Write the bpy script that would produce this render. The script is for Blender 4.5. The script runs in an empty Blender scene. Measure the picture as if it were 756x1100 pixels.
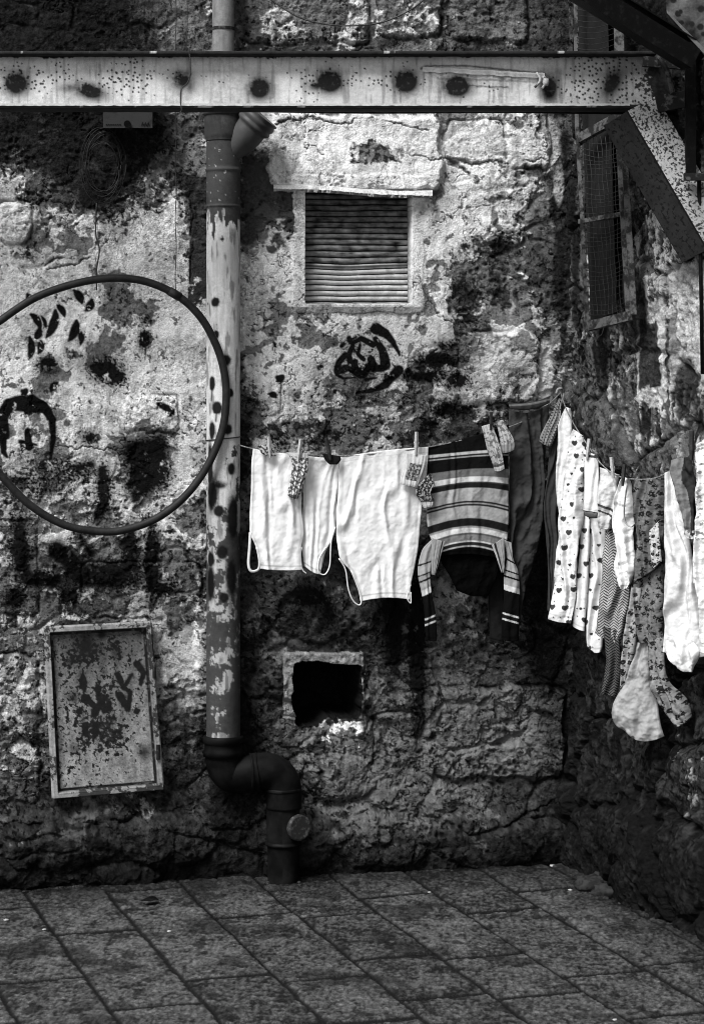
import bpy, math
import numpy as np
from mathutils import Vector

F = 2400.0; CU, CV = 378.0, 407.0; EYE = 1.63
f32 = np.float32
sc = bpy.context.scene
COL = sc.collection

# ------------------------------------------------------------------ noise (numpy)
def _h(ix, iy, seed):
    h = (ix.astype(np.int64) * 374761393 + iy.astype(np.int64) * 668265263 + seed * 974634777) & 0xffffffff
    h = ((h ^ (h >> 13)) * 1274126177) & 0xffffffff
    h = ((h ^ (h >> 16)) * 2246822519) & 0xffffffff
    return (h ^ (h >> 15)) & 0xffffffff
_rs = np.random.RandomState(7); _PT = np.concatenate([_rs.permutation(4096).astype(np.int32)] * 2)
_GT = (_rs.rand(4096) * 2 * math.pi); _GX = np.cos(_GT).astype(f32); _GY = np.sin(_GT).astype(f32)
def gn(x, y, seed=0):
    x, y = np.broadcast_arrays(x, y)
    x = x.astype(f32); y = y.astype(f32)
    fx = np.floor(x); fy = np.floor(y); xf = x - fx; yf = y - fy
    xi = fx.astype(np.int32) + seed * 131; yi = fy.astype(np.int32) + seed * 57
    pa = _PT[xi & 4095]; pb = _PT[(xi + 1) & 4095]; y0 = yi & 4095; y1 = (yi + 1) & 4095
    def g(p, yy, a, b):
        h = _PT[(p + yy) & 4095]
        return _GX[h] * (xf - f32(a)) + _GY[h] * (yf - f32(b))
    u = xf * xf * xf * (xf * (xf * 6 - 15) + 10); v = yf * yf * yf * (yf * (yf * 6 - 15) + 10)
    a = g(pa, y0, 0, 0); b = g(pb, y0, 1, 0); c = g(pa, y1, 0, 1); d = g(pb, y1, 1, 1)
    t = a + u * (b - a); return (t + v * (c + u * (d - c) - t)) * f32(1.5)
def fbm(x, y, s, o=4, seed=0, gain=.5):
    r = 0; a = 1.; n = 0; x = x / s; y = y / s
    for i in range(o):
        r = r + a * gn(x, y, seed + i * 17); n += a; a *= gain; x = x * 2.03 + 3.1; y = y * 2.03 + 1.7
    return r / n * 1.25
def ridged(x, y, s, o=4, seed=0, gain=.5):
    r = 0; a = 1.; n = 0; x = x / s; y = y / s
    for i in range(o):
        r = r + a * (1 - 2.2 * np.abs(gn(x, y, seed + i * 17))); n += a; a *= gain; x = x * 2.07 + 3.1; y = y * 2.07 + 1.7
    return r / n
_RA = _rs.rand(4096).astype(f32); _RB = _rs.rand(4096).astype(f32)
def worley(x, y, s, seed=0):
    x = (np.asarray(x) / s).astype(f32); y = (np.asarray(y) / s).astype(f32)
    fx = np.floor(x); fy = np.floor(y); xi = fx.astype(np.int32) + seed * 131; yi = fy.astype(np.int32) + seed * 57
    f1 = np.full(x.shape, 9., f32); f2 = np.full(x.shape, 9., f32); cid = np.zeros(x.shape, f32)
    for a in (-1, 0, 1):
        pa = _PT[(xi + a) & 4095]
        for b in (-1, 0, 1):
            h = _PT[(pa + ((yi + b) & 4095)) & 4095]; h1 = _RA[h]; h2 = _RB[h]
            dx = fx + a + h1 - x; dy = fy + b + h2 - y; d = np.sqrt(dx * dx + dy * dy)
            m = d < f1
            f2 = np.where(m, f1, np.minimum(f2, d)); cid = np.where(m, h1, cid); f1 = np.where(m, d, f1)
    return f1, f2, cid
def ss(a, b, x):
    t = np.clip((x - a) / (b - a), 0, 1); return t * t * (3 - 2 * t)
def blob(U, V, x, y, rx, ry, rot=0., p=1):
    R = max(rx, ry) * 2.6; k = (np.abs(U - x) < R) & (np.abs(V - y) < R); o = np.zeros(np.broadcast(U, V).shape, f32)
    if not k.any(): return o
    c, s = math.cos(rot), math.sin(rot); dx = (U - x)[k]; dy = (V - y)[k]
    o[k] = np.exp(-((dx * c + dy * s) / rx) ** 2 - ((-dx * s + dy * c) / ry) ** 2); return o
def segdist(U, V, pts):
    best = np.full(U.shape, 1e9); par = np.zeros(U.shape)
    n = len(pts) - 1
    for i in range(n):
        x0, y0 = pts[i]; x1, y1 = pts[i + 1]; dx, dy = x1 - x0, y1 - y0
        t = np.clip(((U - x0) * dx + (V - y0) * dy) / (dx * dx + dy * dy + 1e-9), 0, 1)
        d = np.hypot(U - x0 - t * dx, V - y0 - t * dy)
        m = d < best; best = np.where(m, d, best); par = np.where(m, (i + t) / n, par)
    return best, par
def stroke(U, V, pts, w0, w1=None, soft=1.2, leaf=False):
    """painted stroke mask 0..1, width tapering w0 > w1 (half widths)"""
    w1 = w0 if w1 is None else w1
    M = np.zeros(U.shape)
    R = max(w0, w1) + soft * 2 + 3
    xs = [p[0] for p in pts]; ys = [p[1] for p in pts]
    k = (U > min(xs) - R) & (U < max(xs) + R) & (V > min(ys) - R) & (V < max(ys) + R)
    if not k.any(): return M
    d, t = segdist(U[k], V[k], pts)
    w = w0 * (.25 + .95 * np.sin(math.pi * np.clip(t * .92 + .06, 0, 1)) ** .8) if leaf else w0 + (w1 - w0) * t
    M[k] = 1 - ss(w - soft, w + soft, d)
    return M
def rrect(U, V, x0, y0, x1, y1, r=8, rot=0):
    cx, cy = (x0 + x1) / 2, (y0 + y1) / 2
    c, s = math.cos(rot), math.sin(rot); dx = U - cx; dy = V - cy
    qx = np.abs(dx * c + dy * s) - ((x1 - x0) / 2 - r); qy = np.abs(-dx * s + dy * c) - ((y1 - y0) / 2 - r)
    return np.hypot(np.maximum(qx, 0), np.maximum(qy, 0)) + np.minimum(np.maximum(qx, qy), 0) - r
def gridinterp(G, gu, gv, U, V):
    """smooth bicubic-ish interpolation of a coarse table"""
    G = np.array(G, float)
    x = np.clip((U - gu[0]) / (gu[1] - gu[0]), 0, G.shape[1] - 1.001); y = np.clip((V - gv[0]) / (gv[1] - gv[0]), 0, G.shape[0] - 1.001)
    xi = x.astype(int); yi = y.astype(int); xf = x - xi; yf = y - yi
    xf = xf * xf * (3 - 2 * xf); yf = yf * yf * (3 - 2 * yf)
    return (G[yi, xi] * (1 - xf) + G[yi, xi + 1] * xf) * (1 - yf) + (G[yi + 1, xi] * (1 - xf) + G[yi + 1, xi + 1] * xf) * yf

# ------------------------------------------------------------------ places
class Plane:
    def __init__(s, p, n): s.p = np.array(p, float); n = np.array(n, float); s.n = n / np.linalg.norm(n)
    def at(s, U, V, d=0.):
        U = np.asarray(U, float); V = np.asarray(V, float)
        r = np.stack([(U - CU) / F, np.ones(U.shape), -(V - CV) / F], -1)
        o = np.array([0, 0, EYE])
        num = (s.p - o) @ s.n + d
        k = num / (r @ s.n)
        return o + r * k[..., None]
K = .2; N0 = np.array([K, -1, 0]) / math.hypot(K, 1)
BACK = Plane((-.42, 7.3, 0), N0)
CX, CY = .734, 7.531
RD = np.array([.364, -.931, 0]); RD /= np.linalg.norm(RD); RN = np.array([-RD[1] * -1, 0, 0])
RN = np.array([RD[1], -RD[0], 0])            # towards the yard (left / camera)
RIGHT = Plane((CX, CY, 0), RN)
def off(pl, d): return Plane(pl.p + pl.n * d, pl.n)
def front(Y): return Plane((0, Y, 0), (0, -1, 0))

# ------------------------------------------------------------------ materials
def mat(name, alb=.5, alb2=None, thr=.5, soft=.05, scale=30, attr=False, rough=.85, fine=.25, bump=.3, bscale=400, metal=0., spec=.3, grain=500, sheen=0., grit=0., gscale=110, bdist=.003):
    m = bpy.data.materials.new(name); m.use_nodes = True
    nt = m.node_tree; N = nt.nodes; L = nt.links; b = N['Principled BSDF']
    tc = N.new('ShaderNodeTexCoord')
    if attr:
        a = N.new('ShaderNodeAttribute'); a.attribute_name = 'alb'; base = a.outputs['Fac']
    else:
        n = N.new('ShaderNodeTexNoise'); n.inputs['Scale'].default_value = scale; n.inputs['Detail'].default_value = 8; n.inputs['Roughness'].default_value = .65
        L.new(tc.outputs['Object'], n.inputs['Vector'])
        mr = N.new('ShaderNodeMapRange'); mr.interpolation_type = 'SMOOTHSTEP'
        mr.inputs[1].default_value = thr - soft; mr.inputs[2].default_value = thr + soft
        mr.inputs[3].default_value = alb; mr.inputs[4].default_value = alb if alb2 is None else alb2
        L.new(n.outputs['Fac'], mr.inputs[0]); base = mr.outputs[0]
    g = N.new('ShaderNodeTexNoise'); g.inputs['Scale'].default_value = grain; g.inputs['Detail'].default_value = 3
    L.new(tc.outputs['Object'], g.inputs['Vector'])
    gr = N.new('ShaderNodeMapRange'); gr.inputs[1].default_value = .3; gr.inputs[2].default_value = .7
    gr.inputs[3].default_value = 1 - fine; gr.inputs[4].default_value = 1 + fine
    L.new(g.outputs['Fac'], gr.inputs[0])
    mu = N.new('ShaderNodeMath'); mu.operation = 'MULTIPLY'; L.new(base, mu.inputs[0]); L.new(gr.outputs[0], mu.inputs[1])
    if grit:
        g2 = N.new('ShaderNodeTexNoise'); g2.inputs['Scale'].default_value = gscale; g2.inputs['Detail'].default_value = 6; g2.inputs['Roughness'].default_value = .7
        L.new(tc.outputs['Object'], g2.inputs['Vector'])
        r2 = N.new('ShaderNodeMapRange'); r2.interpolation_type = 'SMOOTHSTEP'; r2.inputs[1].default_value = .36; r2.inputs[2].default_value = .60
        r2.inputs[3].default_value = 1 - grit; r2.inputs[4].default_value = 1 + grit * .35
        L.new(g2.outputs['Fac'], r2.inputs[0])
        g3 = N.new('ShaderNodeTexNoise'); g3.inputs['Scale'].default_value = 7.; g3.inputs['Detail'].default_value = 5; L.new(tc.outputs['Object'], g3.inputs['Vector'])
        r3 = N.new('ShaderNodeMapRange'); r3.inputs[1].default_value = .40; r3.inputs[2].default_value = .60; r3.inputs[3].default_value = .12; r3.inputs[4].default_value = 1.
        L.new(g3.outputs['Fac'], r3.inputs[0]); mx = N.new('ShaderNodeMix'); mx.data_type = 'FLOAT'; mx.inputs[2].default_value = 1.
        L.new(r3.outputs[0], mx.inputs[0]); L.new(r2.outputs[0], mx.inputs[3]); r2 = mx
        m2 = N.new('ShaderNodeMath'); m2.operation = 'MULTIPLY'; L.new(mu.outputs[0], m2.inputs[0]); L.new(r2.outputs[0], m2.inputs[1]); mu = m2
    L.new(mu.outputs[0], b.inputs['Base Color'])
    b.inputs['Roughness'].default_value = rough; b.inputs['Metallic'].default_value = metal
    b.inputs['Specular IOR Level'].default_value = spec
    if sheen: b.inputs['Sheen Weight'].default_value = sheen
    if bump:
        bn = N.new('ShaderNodeTexNoise'); bn.inputs['Scale'].default_value = bscale; bn.inputs['Detail'].default_value = 4
        L.new(tc.outputs['Object'], bn.inputs['Vector'])
        bp = N.new('ShaderNodeBump'); bp.inputs['Strength'].default_value = bump; bp.inputs['Distance'].default_value = bdist
        L.new(bn.outputs['Fac'], bp.inputs['Height']); L.new(bp.outputs[0], b.inputs['Normal'])
    return m
M_WALL = mat('limewashed_stone', attr=True, rough=.95, fine=.25, bump=.55, bscale=170, spec=.02, grain=420, grit=.5, gscale=95, bdist=.006)
M_GROUND = mat('stone_paving', attr=True, rough=.6, fine=.5, bump=.8, bscale=170, spec=.3, grain=350, grit=.55, gscale=60, bdist=.006)
M_PAINTED = mat('painted_metal', attr=True, rough=.65, fine=.14, bump=.25, bscale=200, spec=.12, grit=.2, gscale=70)
M_CLOTH = mat('cotton', attr=True, rough=.95, fine=.07, bump=.35, bscale=900, spec=.0, grain=900)
M_DARK = mat('black_iron', .003, .010, .58, .08, 40, rough=.6, spec=.08)
M_RUST = mat('rusty_iron', .015, .075, .56, .05, 35, rough=.75, spec=.08)
M_RUSTW = mat('flaking_white_iron', .36, .04, .56, .04, 30, rough=.7)
M_PVC = mat('dark_pipe', .003, .008, .5, .15, 14, rough=.55, spec=.04, fine=.15, bump=.2)
M_RUB = mat('black_rubber', .010, .022, .5, .2, 30, rough=.55, spec=.18, fine=.1)
M_PEGW = mat('pale_peg', .5, .35, .5, .2, 60, rough=.7)
M_PEGD = mat('dark_peg', .02, .04, .5, .2, 60, rough=.6)
M_ROPE = mat('rope', .25, .12, .5, .1, 120, rough=.9)
M_WIRE = mat('wire', .02, .05, .5, .1, 80, rough=.6)
M_BOX = mat('grey_plastic', .035, .02, .6, .08, 25, rough=.6, fine=.08)
M_STONE = mat('rubble', .015, .05, .5, .1, 60, rough=.95, spec=.05)
M_LITTER = mat('litter', .35, .2, .55, .1, 90, rough=.8)
M_WETR = mat('wet_rubble', .012, .03, .5, .1, 40, rough=.85, spec=.1)
M_SOCK = mat('ink', .02, .03, .5, .1, 50, rough=.8)

# ------------------------------------------------------------------ object helpers
def tag(o, label=None, cat=None, group=None, kind=None):
    if label: o['label'] = label
    if cat: o['category'] = cat
    if group: o['group'] = group
    if kind: o['kind'] = kind
    return o
def empty(name, loc=(0, 0, 0), label=None, cat=None, group=None):
    o = bpy.data.objects.new(name, None); COL.objects.link(o); o.location = tuple(float(a) for a in loc); o.empty_display_size = .05
    tag(o, label, cat, group); return o
def add(name, co, faces, m, parent=None, alb=None, smooth=True, origin=None):
    co = np.asarray(co, float).reshape(-1, 3)
    if parent is not None: base = np.array(parent['_w']) if '_w' in parent else np.array(parent.location)
    else: base = np.zeros(3)
    if origin is None:
        origin = np.array(base) if parent is not None else np.array([(co[:, 0].min() + co[:, 0].max()) / 2, (co[:, 1].min() + co[:, 1].max()) / 2, co[:, 2].min()])
    origin = np.array(origin, float)
    me = bpy.data.meshes.new(name)
    loc = (co - origin).astype(f32)
    faces = faces if isinstance(faces, np.ndarray) else faces
    if isinstance(faces, np.ndarray):
        nf = len(faces)
        me.vertices.add(len(loc)); me.vertices.foreach_set('co', loc.ravel())
        me.loops.add(nf * 4); me.loops.foreach_set('vertex_index', faces.astype(np.int32).ravel())
        me.polygons.add(nf); me.polygons.foreach_set('loop_start', np.arange(0, nf * 4, 4, dtype=np.int32))
        me.update(calc_edges=True)
    else:
        me.from_pydata([tuple(c) for c in loc.tolist()], [], faces); me.update()
    if smooth: me.polygons.foreach_set('use_smooth', [True] * len(me.polygons))
    if alb is not None:
        a = me.attributes.new('alb', 'FLOAT', 'POINT'); a.data.foreach_set('value', np.asarray(alb, f32).ravel())
    me.materials.append(m)
    o = bpy.data.objects.new(name, me); COL.objects.link(o)
    if parent is not None:
        o.parent = parent; o.location = tuple(origin - base)
    else: o.location = tuple(origin)
    o['_w'] = [float(a) for a in origin]
    return o
def gridfaces(ny, nx, wrap=False, flip=False):
    j, i = np.meshgrid(np.arange(ny - 1), np.arange(nx if wrap else nx - 1), indexing='ij')
    a = j * nx + i; b = j * nx + (i + 1) % nx; c = b + nx; d = a + nx
    q = np.stack([a, d, c, b] if not flip else [a, b, c, d], -1).reshape(-1, 4)
    return q
def grid(name, P, m, alb=None, parent=None, wrap=False, flip=False, smooth=True, origin=None):
    ny, nx = P.shape[:2]
    return add(name, P.reshape(-1, 3), gridfaces(ny, nx, wrap, flip), m, parent, None if alb is None else alb.reshape(-1), smooth, origin)
class MB:
    """collects shapes into one mesh"""
    def __init__(s): s.v = []; s.f = []
    def push(s, vs, fs):
        n = len(s.v); s.v += [tuple(map(float, v)) for v in vs]; s.f += [tuple(i + n for i in f) for f in fs]
    def box8(s, c):
        s.push(c, [(0, 3, 2, 1), (4, 5, 6, 7), (0, 1, 5, 4), (1, 2, 6, 5), (2, 3, 7, 6), (3, 0, 4, 7)])
    def bar(s, a, b, w, h, up=(0, 0, 1)):
        a = np.array(a, float); b = np.array(b, float); d = b - a; d /= np.linalg.norm(d)
        x = np.cross(d, up); x /= np.linalg.norm(x); y = np.cross(x, d)
        c = [p + x * sx * w / 2 + y * sy * h / 2 for p in (a, b) for sx, sy in ((-1, -1), (1, -1), (1, 1), (-1, 1))]
        s.box8(c)
    def tube(s, pts, r, n=8, cap=True, flat=None):
        pts = [np.array(p, float) for p in pts]; rs = r if hasattr(r, '__len__') else [r] * len(pts)
        base = len(s.v); prev = None; vs = []; fs = []
        for i, p in enumerate(pts):
            d = (pts[min(i + 1, len(pts) - 1)] - pts[max(i - 1, 0)]); d /= np.linalg.norm(d) + 1e-12
            if prev is None:
                prev = np.cross(d, (0, 0, 1)); 
                if np.linalg.norm(prev) < .1: prev = np.cross(d, (0, 1, 0))
            prev = prev - d * (prev @ d); prev /= np.linalg.norm(prev); y = np.cross(d, prev)
            for k in range(n):
                t = 2 * math.pi * k / n
                vs.append(p + rs[i] * (prev * math.cos(t) + y * math.sin(t) * (flat or 1)))
        for i in range(len(pts) - 1):
            for k in range(n):
                a = i * n + k; b = i * n + (k + 1) % n; fs.append((a, b, b + n, a + n))
        if cap: fs.append(tuple(range(n))[::-1]); fs.append(tuple((len(pts) - 1) * n + k for k in range(n)))
        s.push(vs, fs)
    def build(s, name, m, parent=None, smooth=False, origin=None):
        o = add(name, np.array(s.v), s.f, m, parent, smooth=False, origin=origin)
        if smooth:
            me = o.data; me.polygons.foreach_set('use_smooth', [len(p.vertices) == 4 for p in me.polygons])
        return o
def spline(pts, n=10):
    P = [np.array(p, float) for p in pts]; P = [2 * P[0] - P[1]] + P + [2 * P[-1] - P[-2]]; out = []
    for i in range(1, len(P) - 2):
        for k in range(n):
            t = k / n; a, b, c, d = P[i - 1:i + 3]
            out.append(.5 * ((2 * b) + (c - a) * t + (2 * a - 5 * b + 4 * c - d) * t * t + (3 * b - a - 3 * c + d) * t ** 3))
    out.append(P[-2]); return out

# ================================================================== BACK WALL
def nonuni(a, b, step, lo, hi):
    mid = np.arange(a, b + step, step)
    l = []; x = a; s = step
    while x > lo: s *= 1.25; x -= s; l.append(x)
    r = []; x = mid[-1]; s = step
    while x < hi: s *= 1.25; x += s; r.append(x)
    return np.array(l[::-1] + list(mid) + r)
BT = [ # average wall brightness, shade included, taken as whitewash coverage, 50 px cells, u 0..600 / v 0..950
 [0,0,0,1,2,2,3,3,3,3,2,2,0],
 [0,0,0,1,2,2,3,3,3,3,2,2,0],
 [1,0,0,1,2,3,5,7,7,6,5,4,2],
 [2,1,0,2,2,3,6,8,8,8,6,6,3],
 [5,3,1,4,3,2,4,5,5,6,6,5,2],
 [7,5,5,6,5,3,5,7,7,7,5,4,2],
 [7,6,6,7,6,5,7,8,8,7,3,2,2],
 [7,6,6,7,7,5,8,8,8,7,4,6,3],
 [7,6,6,7,7,4,7,6,5,4,5,6,3],
 [6,6,7,6,6,3,5,4,4,4,3,4,2],
 [5,5,5,4,6,3,5,4,4,3,2,2,1],
 [3,4,4,4,5,2,2,2,2,2,1,1,1],
 [4,3,3,3,4,1,1,1,1,1,1,1,0],
 [3,3,3,4,5,1,2,2,1,2,3,2,0],
 [4,4,3,5,5,2,2,2,2,3,3,2,1],
 [5,4,3,5,3,1,2,3,3,4,4,3,1],
 [4,3,3,4,1,1,3,4,3,4,4,3,1],
 [2,2,2,3,1,0,2,3,4,4,3,1,0],
 [2,2,1,1,1,0,1,2,2,2,1,0,0],
 [0,0,0,0,0,0,0,0,0,0,0,0,0]]

def rocky(U, V, s=40, seed=5):
    """rough hewn limestone: height about -1..1"""
    wx = U + 7 * fbm(U, V, 30, 3, seed + 50); wy = V + 7 * fbm(U, V, 30, 3, seed + 60)
    a = fbm(wx, wy, s, 6, seed, .55)
    r = ridged(wx, wy, s * .5, 4, seed + 7, .55)
    return .65 * a + .35 * (r - .4)

def smoothq(p):
    (a, b), (c, d), (e, f) = p; return [((1 - t) ** 2 * a + 2 * t * (1 - t) * c + t * t * e, (1 - t) ** 2 * b + 2 * t * (1 - t) * d + t * t * f) for t in np.linspace(0, 1, 8)]
def make_back_wall():
    u = nonuni(-40, 626, .85, -1400, 634); v = nonuni(-60, 968, .85, -1200, 990)
    U, V = np.meshgrid(u, v); Uo, Vo = U, V
    cov = gridinterp(BT, (0, 50), (0, 50), U, V) / 9.
    W1 = fbm(U, V, 28, 4, 1); W2 = fbm(U, V, 28, 4, 2); W3 = fbm(U, V, 7, 4, 3, .6); W4 = fbm(U, V, 40, 3, 4); W5 = fbm(U, V, 2.6, 2, 5)
    Uw = U + 8 * W1; Vw = V + 8 * W2
    # ---- height in metres
    big = fbm(U, V, 150, 3, 11) * .022
    rk = rocky(U, V, 46, 5)
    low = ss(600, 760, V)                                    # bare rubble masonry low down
    smo = 1 - .6 * ss(.35, .75, cov) * (1 - low)
    H = big + rk * (.009 + .004 * low) * smo
    # boulders: irregular cells low down and faintly above
    f1, f2, cid = worley(Uw, Vw * 1.35, 92, 33)
    edge = ss(.0, .16, f2 - f1)
    H += (edge - 1) * (.003 * smo + .007 * low) + (cid - .5) * .022 * low
    f1b, f2b, cidb = worley(Uw + 30, Vw * 1.2, 40, 34)
    H += (ss(0, .2, f2b - f1b) - 1) * .006 * smo * ss(-.1, .3, fbm(U, V, 120, 2, 35) + low * .3)
    # base plinth of lumpy rock
    pl = ss(855, 895, V + 10 * W1) * (1 - ss(300, 420, U) * .55)
    H += pl * (.045 + .03 * fbm(U, V, 60, 4, 36))
    # hewn blocks that read in the photograph
    blocks = [(455, 738, 607, 836, 10, .018, 1.5), (404, 766, 448, 823, 5, .006, .3), (0, 216, 34, 262, 7, .010, .8), (495, 357, 577, 432, 14, .010, 1.),
              (265, -8, 395, 45, 6, .012, .8), (408, -20, 474, 40, 6, .010, .8), (484, -6, 566, 44, 5, .010, .9), (-30, 704, 42, 862, 8, .008, .7),
              (545, 120, 590, 180, 6, .006, .5), (-60, 560, 40, 660, 8, .008, .3), (90, 605, 215, 664, 8, .004, .2), (525, 672, 572, 702, 6, .008, .9),
              (480, 130, 542, 175, 8, .005, .6), (130, 425, 190, 462, 9, .006, 1.)]
    blk = np.zeros(U.shape); outl = np.zeros(U.shape)
    for (x0, y0, x1, y1, r, h, ro) in blocks:
        d = rrect(Uw * .6 + U * .4, Vw * .6 + V * .4, x0, y0, x1, y1, r)
        k = 1 - ss(-4, 1.5, d)
        H += k * (h + ro * .008 * rocky(U, V, 18, 70)) ; blk = np.maximum(blk, k * ro)
        dd_ = d + 2.2 * W2 + 1.6 * W3; o = np.exp(-((dd_ - 1.5) / 1.5) ** 2) * ss(-.35, .15, W4); H -= o * .008; outl = np.maximum(outl, o * .85)
    # round field stones beside the lower pipe
    for (x, y, rx, ry) in ((232, 700, 26, 62), (275, 655, 24, 30), (285, 745, 20, 36), (345, 655, 60, 34), (395, 650, 26, 40), (250, 860, 45, 30), (320, 900, 46, 34),
                           (60, 905, 70, 26), (175, 900, 60, 30), (410, 900, 60, 30), (520, 900, 58, 34), (30, 935, 50, 18), (130, 938, 40, 15), (580, 905, 36, 28), (365, 835, 40, 26)):
        q = 1 - ((Uw - x) / rx) ** 2 - ((Vw - y) / ry) ** 2
        H += np.sqrt(np.clip(q, 0, 1)) * .030
        o = np.exp(-((q + .2 * W3) / .10) ** 2) * ss(-.3, .2, W4); H -= .008 * o; outl = np.maximum(outl, o * .5)
    # chisel marks on the hewn stone
    ch = np.sin((U * .75 - V * .66) / 2.1 + 3 * W1) * ss(.2, .8, blk)
    H += ch * .0012
    # ---- whitewash / render layers
    n1 = fbm(Uw, Vw, 44, 6, 21, .62); n2 = fbm(U, V, 10, 5, 22, .6); n3 = fbm(U, V, 120, 2, 23)
    score = (cov - .43) * 1.5 + .62 * n1 + .30 * n2 + .05 * n3
    wash = ss(-.03, .05, score)
    grey = ss(-.05, .05, (cov - .3) * 1.2 + .5 * fbm(Uw, Vw, 60, 5, 27, .55) + .12 * n2)   # old grey render under it
    # smooth plaster zones round the window and above it
    hood = (1 - ss(-2, 6, rrect(Uw, Vw, 290, 126, 470, 204, 14)))
    surr = (1 - ss(-1, 2, rrect(U + 1.5 * W1 * 3, V + 3 * W2, 314, 190, 454, 336, 4)))
    gp = (1 - ss(-3, 2, rrect(Uw, Vw, 258, 168, 318, 292, 12)))                        # dark grey render left of the window
    gp2 = (1 - ss(-3, 2, rrect(U + 2 * W1, V, 202, 190, 224, 330, 4)))
    plas = np.clip(hood + surr, 0, 1)
    H = H * (1 - .65 * plas - .6 * np.clip(gp - surr, 0, 1)) + hood * (.012 + .022 * ss(130, 200, V)) + surr * .004
    H += fbm(U, V, 14, 4, 41) * .004 * hood
    H += wash * .0055 + grey * .003
    # gritty texture, strong where the stone is bare
    f1c, f2c, _ = worley(U + 3 * W1, V + 3 * W2, 9, 44)
    pit = (1 - ss(.12, .42, f1c)) * ss(.12, .4, fbm(U, V, 50, 3, 45) + .1)
    f1d, f2d, _ = worley(U, V, 4.5, 46)
    H += (rocky(U, V, 11, 80) * .0030 + (f1d - .4) * .0012) * (1 - .55 * wash) * (1 - .6 * plas)
    H -= pit * .0035 * (1 - .7 * plas) * (1 - .85 * wash)
    # cracks
    cr = np.abs(fbm(Uw, Vw, 85, 5, 51, .6)); crack = (1 - ss(.0, .014, cr)) * ss(-.1, .25, fbm(U, V, 130, 2, 52))
    cr2 = np.abs(fbm(U, V * .8, 30, 4, 53, .6)); crack2 = (1 - ss(0, .02, cr2)) * ss(.1, .3, fbm(U, V, 70, 3, 54))
    for pts, w in (([(440, 168), (480, 172), (505, 176), (540, 174), (588, 172)], 1.4), ([(295, 132), (330, 130), (365, 134), (400, 128), (430, 132), (458, 142)], 1.8),
                   ([(478, 172), (495, 182), (512, 194)], 3.5), ([(52, 290), (80, 285), (100, 276)], 2.0), ([(48, 283), (70, 275)], 2.5), ([(60, 478), (90, 482), (128, 484), (140, 490)], 1.5),
                   ([(104, 222), (104, 300)], .8), ([(0, 703), (40, 704)], 1.5), ([(505, 360), (470, 340), (450, 300)], .8), ([(205, 215), (204, 300)], 1.2), ([(540, 888), (575, 868), (607, 858)], 2)):
        cp = stroke(U + 4 * W1 + 2.5 * W3, V + 6 * W2 + 3.5 * W3[::-1, ::-1], pts, w * .55, soft=1.) * ss(-.45, .0, W4[:, ::-1] + .2); crack = np.maximum(crack, cp)
    H -= crack * .007 + crack2 * .003
    # ---- colour of the materials
    stone = .035 + .17 * np.clip(.5 + .9 * n1 * .6 + .75 * n2, 0, 1) ** 1.5
    stone *= (.45 + .9 * np.clip(cov * 1.6, 0, 1)) * (1 - .15 * low)  # stone darker low down, shade put into its colour
    stone += blk * .07 * np.clip(cov * 3.5, .15, 1)
    gcol = .13 + .10 * n2 + .10 * n1 + .12 * cov
    streak = fbm(U, V * .14, 9, 4, 61, .6)
    wcol = .76 + .14 * n1 + .14 * n2 + .14 * streak
    rend = ss(.20, .235, fbm(Uw, Vw, 75, 5, 28, .55) + .12 * n2) * (1 - .8 * plas)      # patches where only smooth grey render is left
    wcol = wcol * (1 - rend) + (.20 + .10 * n2 + .08 * streak) * rend; H -= rend * .002
    wcol *= 1 - .74 * ss(610, 720, V + 25 * n1) * ss(205, 225, U)                        # old wash, darker low down right of the pipe
    # thin worn wash
    worn = ss(.0, .5, score + .25 * fbm(U, V, 6, 3, 62) + .25 * streak)
    wcol = wcol * (.62 + .38 * worn)
    A = stone * (1 - grey) + gcol * grey
    A = A * (1 - wash) + np.clip(wcol, .05, .86) * wash
    A = np.where(plas > .5, np.clip(.72 + .20 * n1 + .14 * n2 + .22 * streak - .25 * ss(.1, .5, fbm(Uw, Vw, 40, 5, 63)), .07, .86), A)
    A = np.where((surr > .5) & (V > 330), .28 + .2 * n2, A)
    t = ss(-.06, .06, .5 * fbm(Uw, V, 22, 5, 64) + (V - 252) / 90. * .6)
    gcol2 = .085 + .05 * n2 + .03 * streak
    A = np.where((gp > .5) & (surr < .5) & (hood < .5), gcol2 * (1 - t) + A * t, A)
    t2 = ss(-.05, .05, n1 + (V - 330) / 80.)
    A = np.where(gp2 > .5, (.06 + .03 * n2) * (1 - t2) + A * t2, A)
    # speckled dirt: small black flecks everywhere
    fl = fbm(U, V, 5.5, 3, 65, .6) + .35 * fbm(U, V, 60, 3, 66)
    A *= 1 - .85 * ss(.36, .46, fl - .16 * wash) * (1 - .45 * plas)
    fl2 = fbm(U, V, 14, 4, 67, .65) + .30 * fbm(U, V, 90, 2, 68)
    fl2 = fl2 + .22 * fbm(U, V, 4, 2, 69); A *= 1 - .8 * ss(.40, .47, fl2) * (1 - .5 * plas)
    # ragged lichen / soot patches, plus shade painted into the corner and foot
    sn = .55 * fbm(U, V, 36, 6, 71, .68) + .40 * n2 + .12 * W3
    soot_shade = 0
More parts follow.
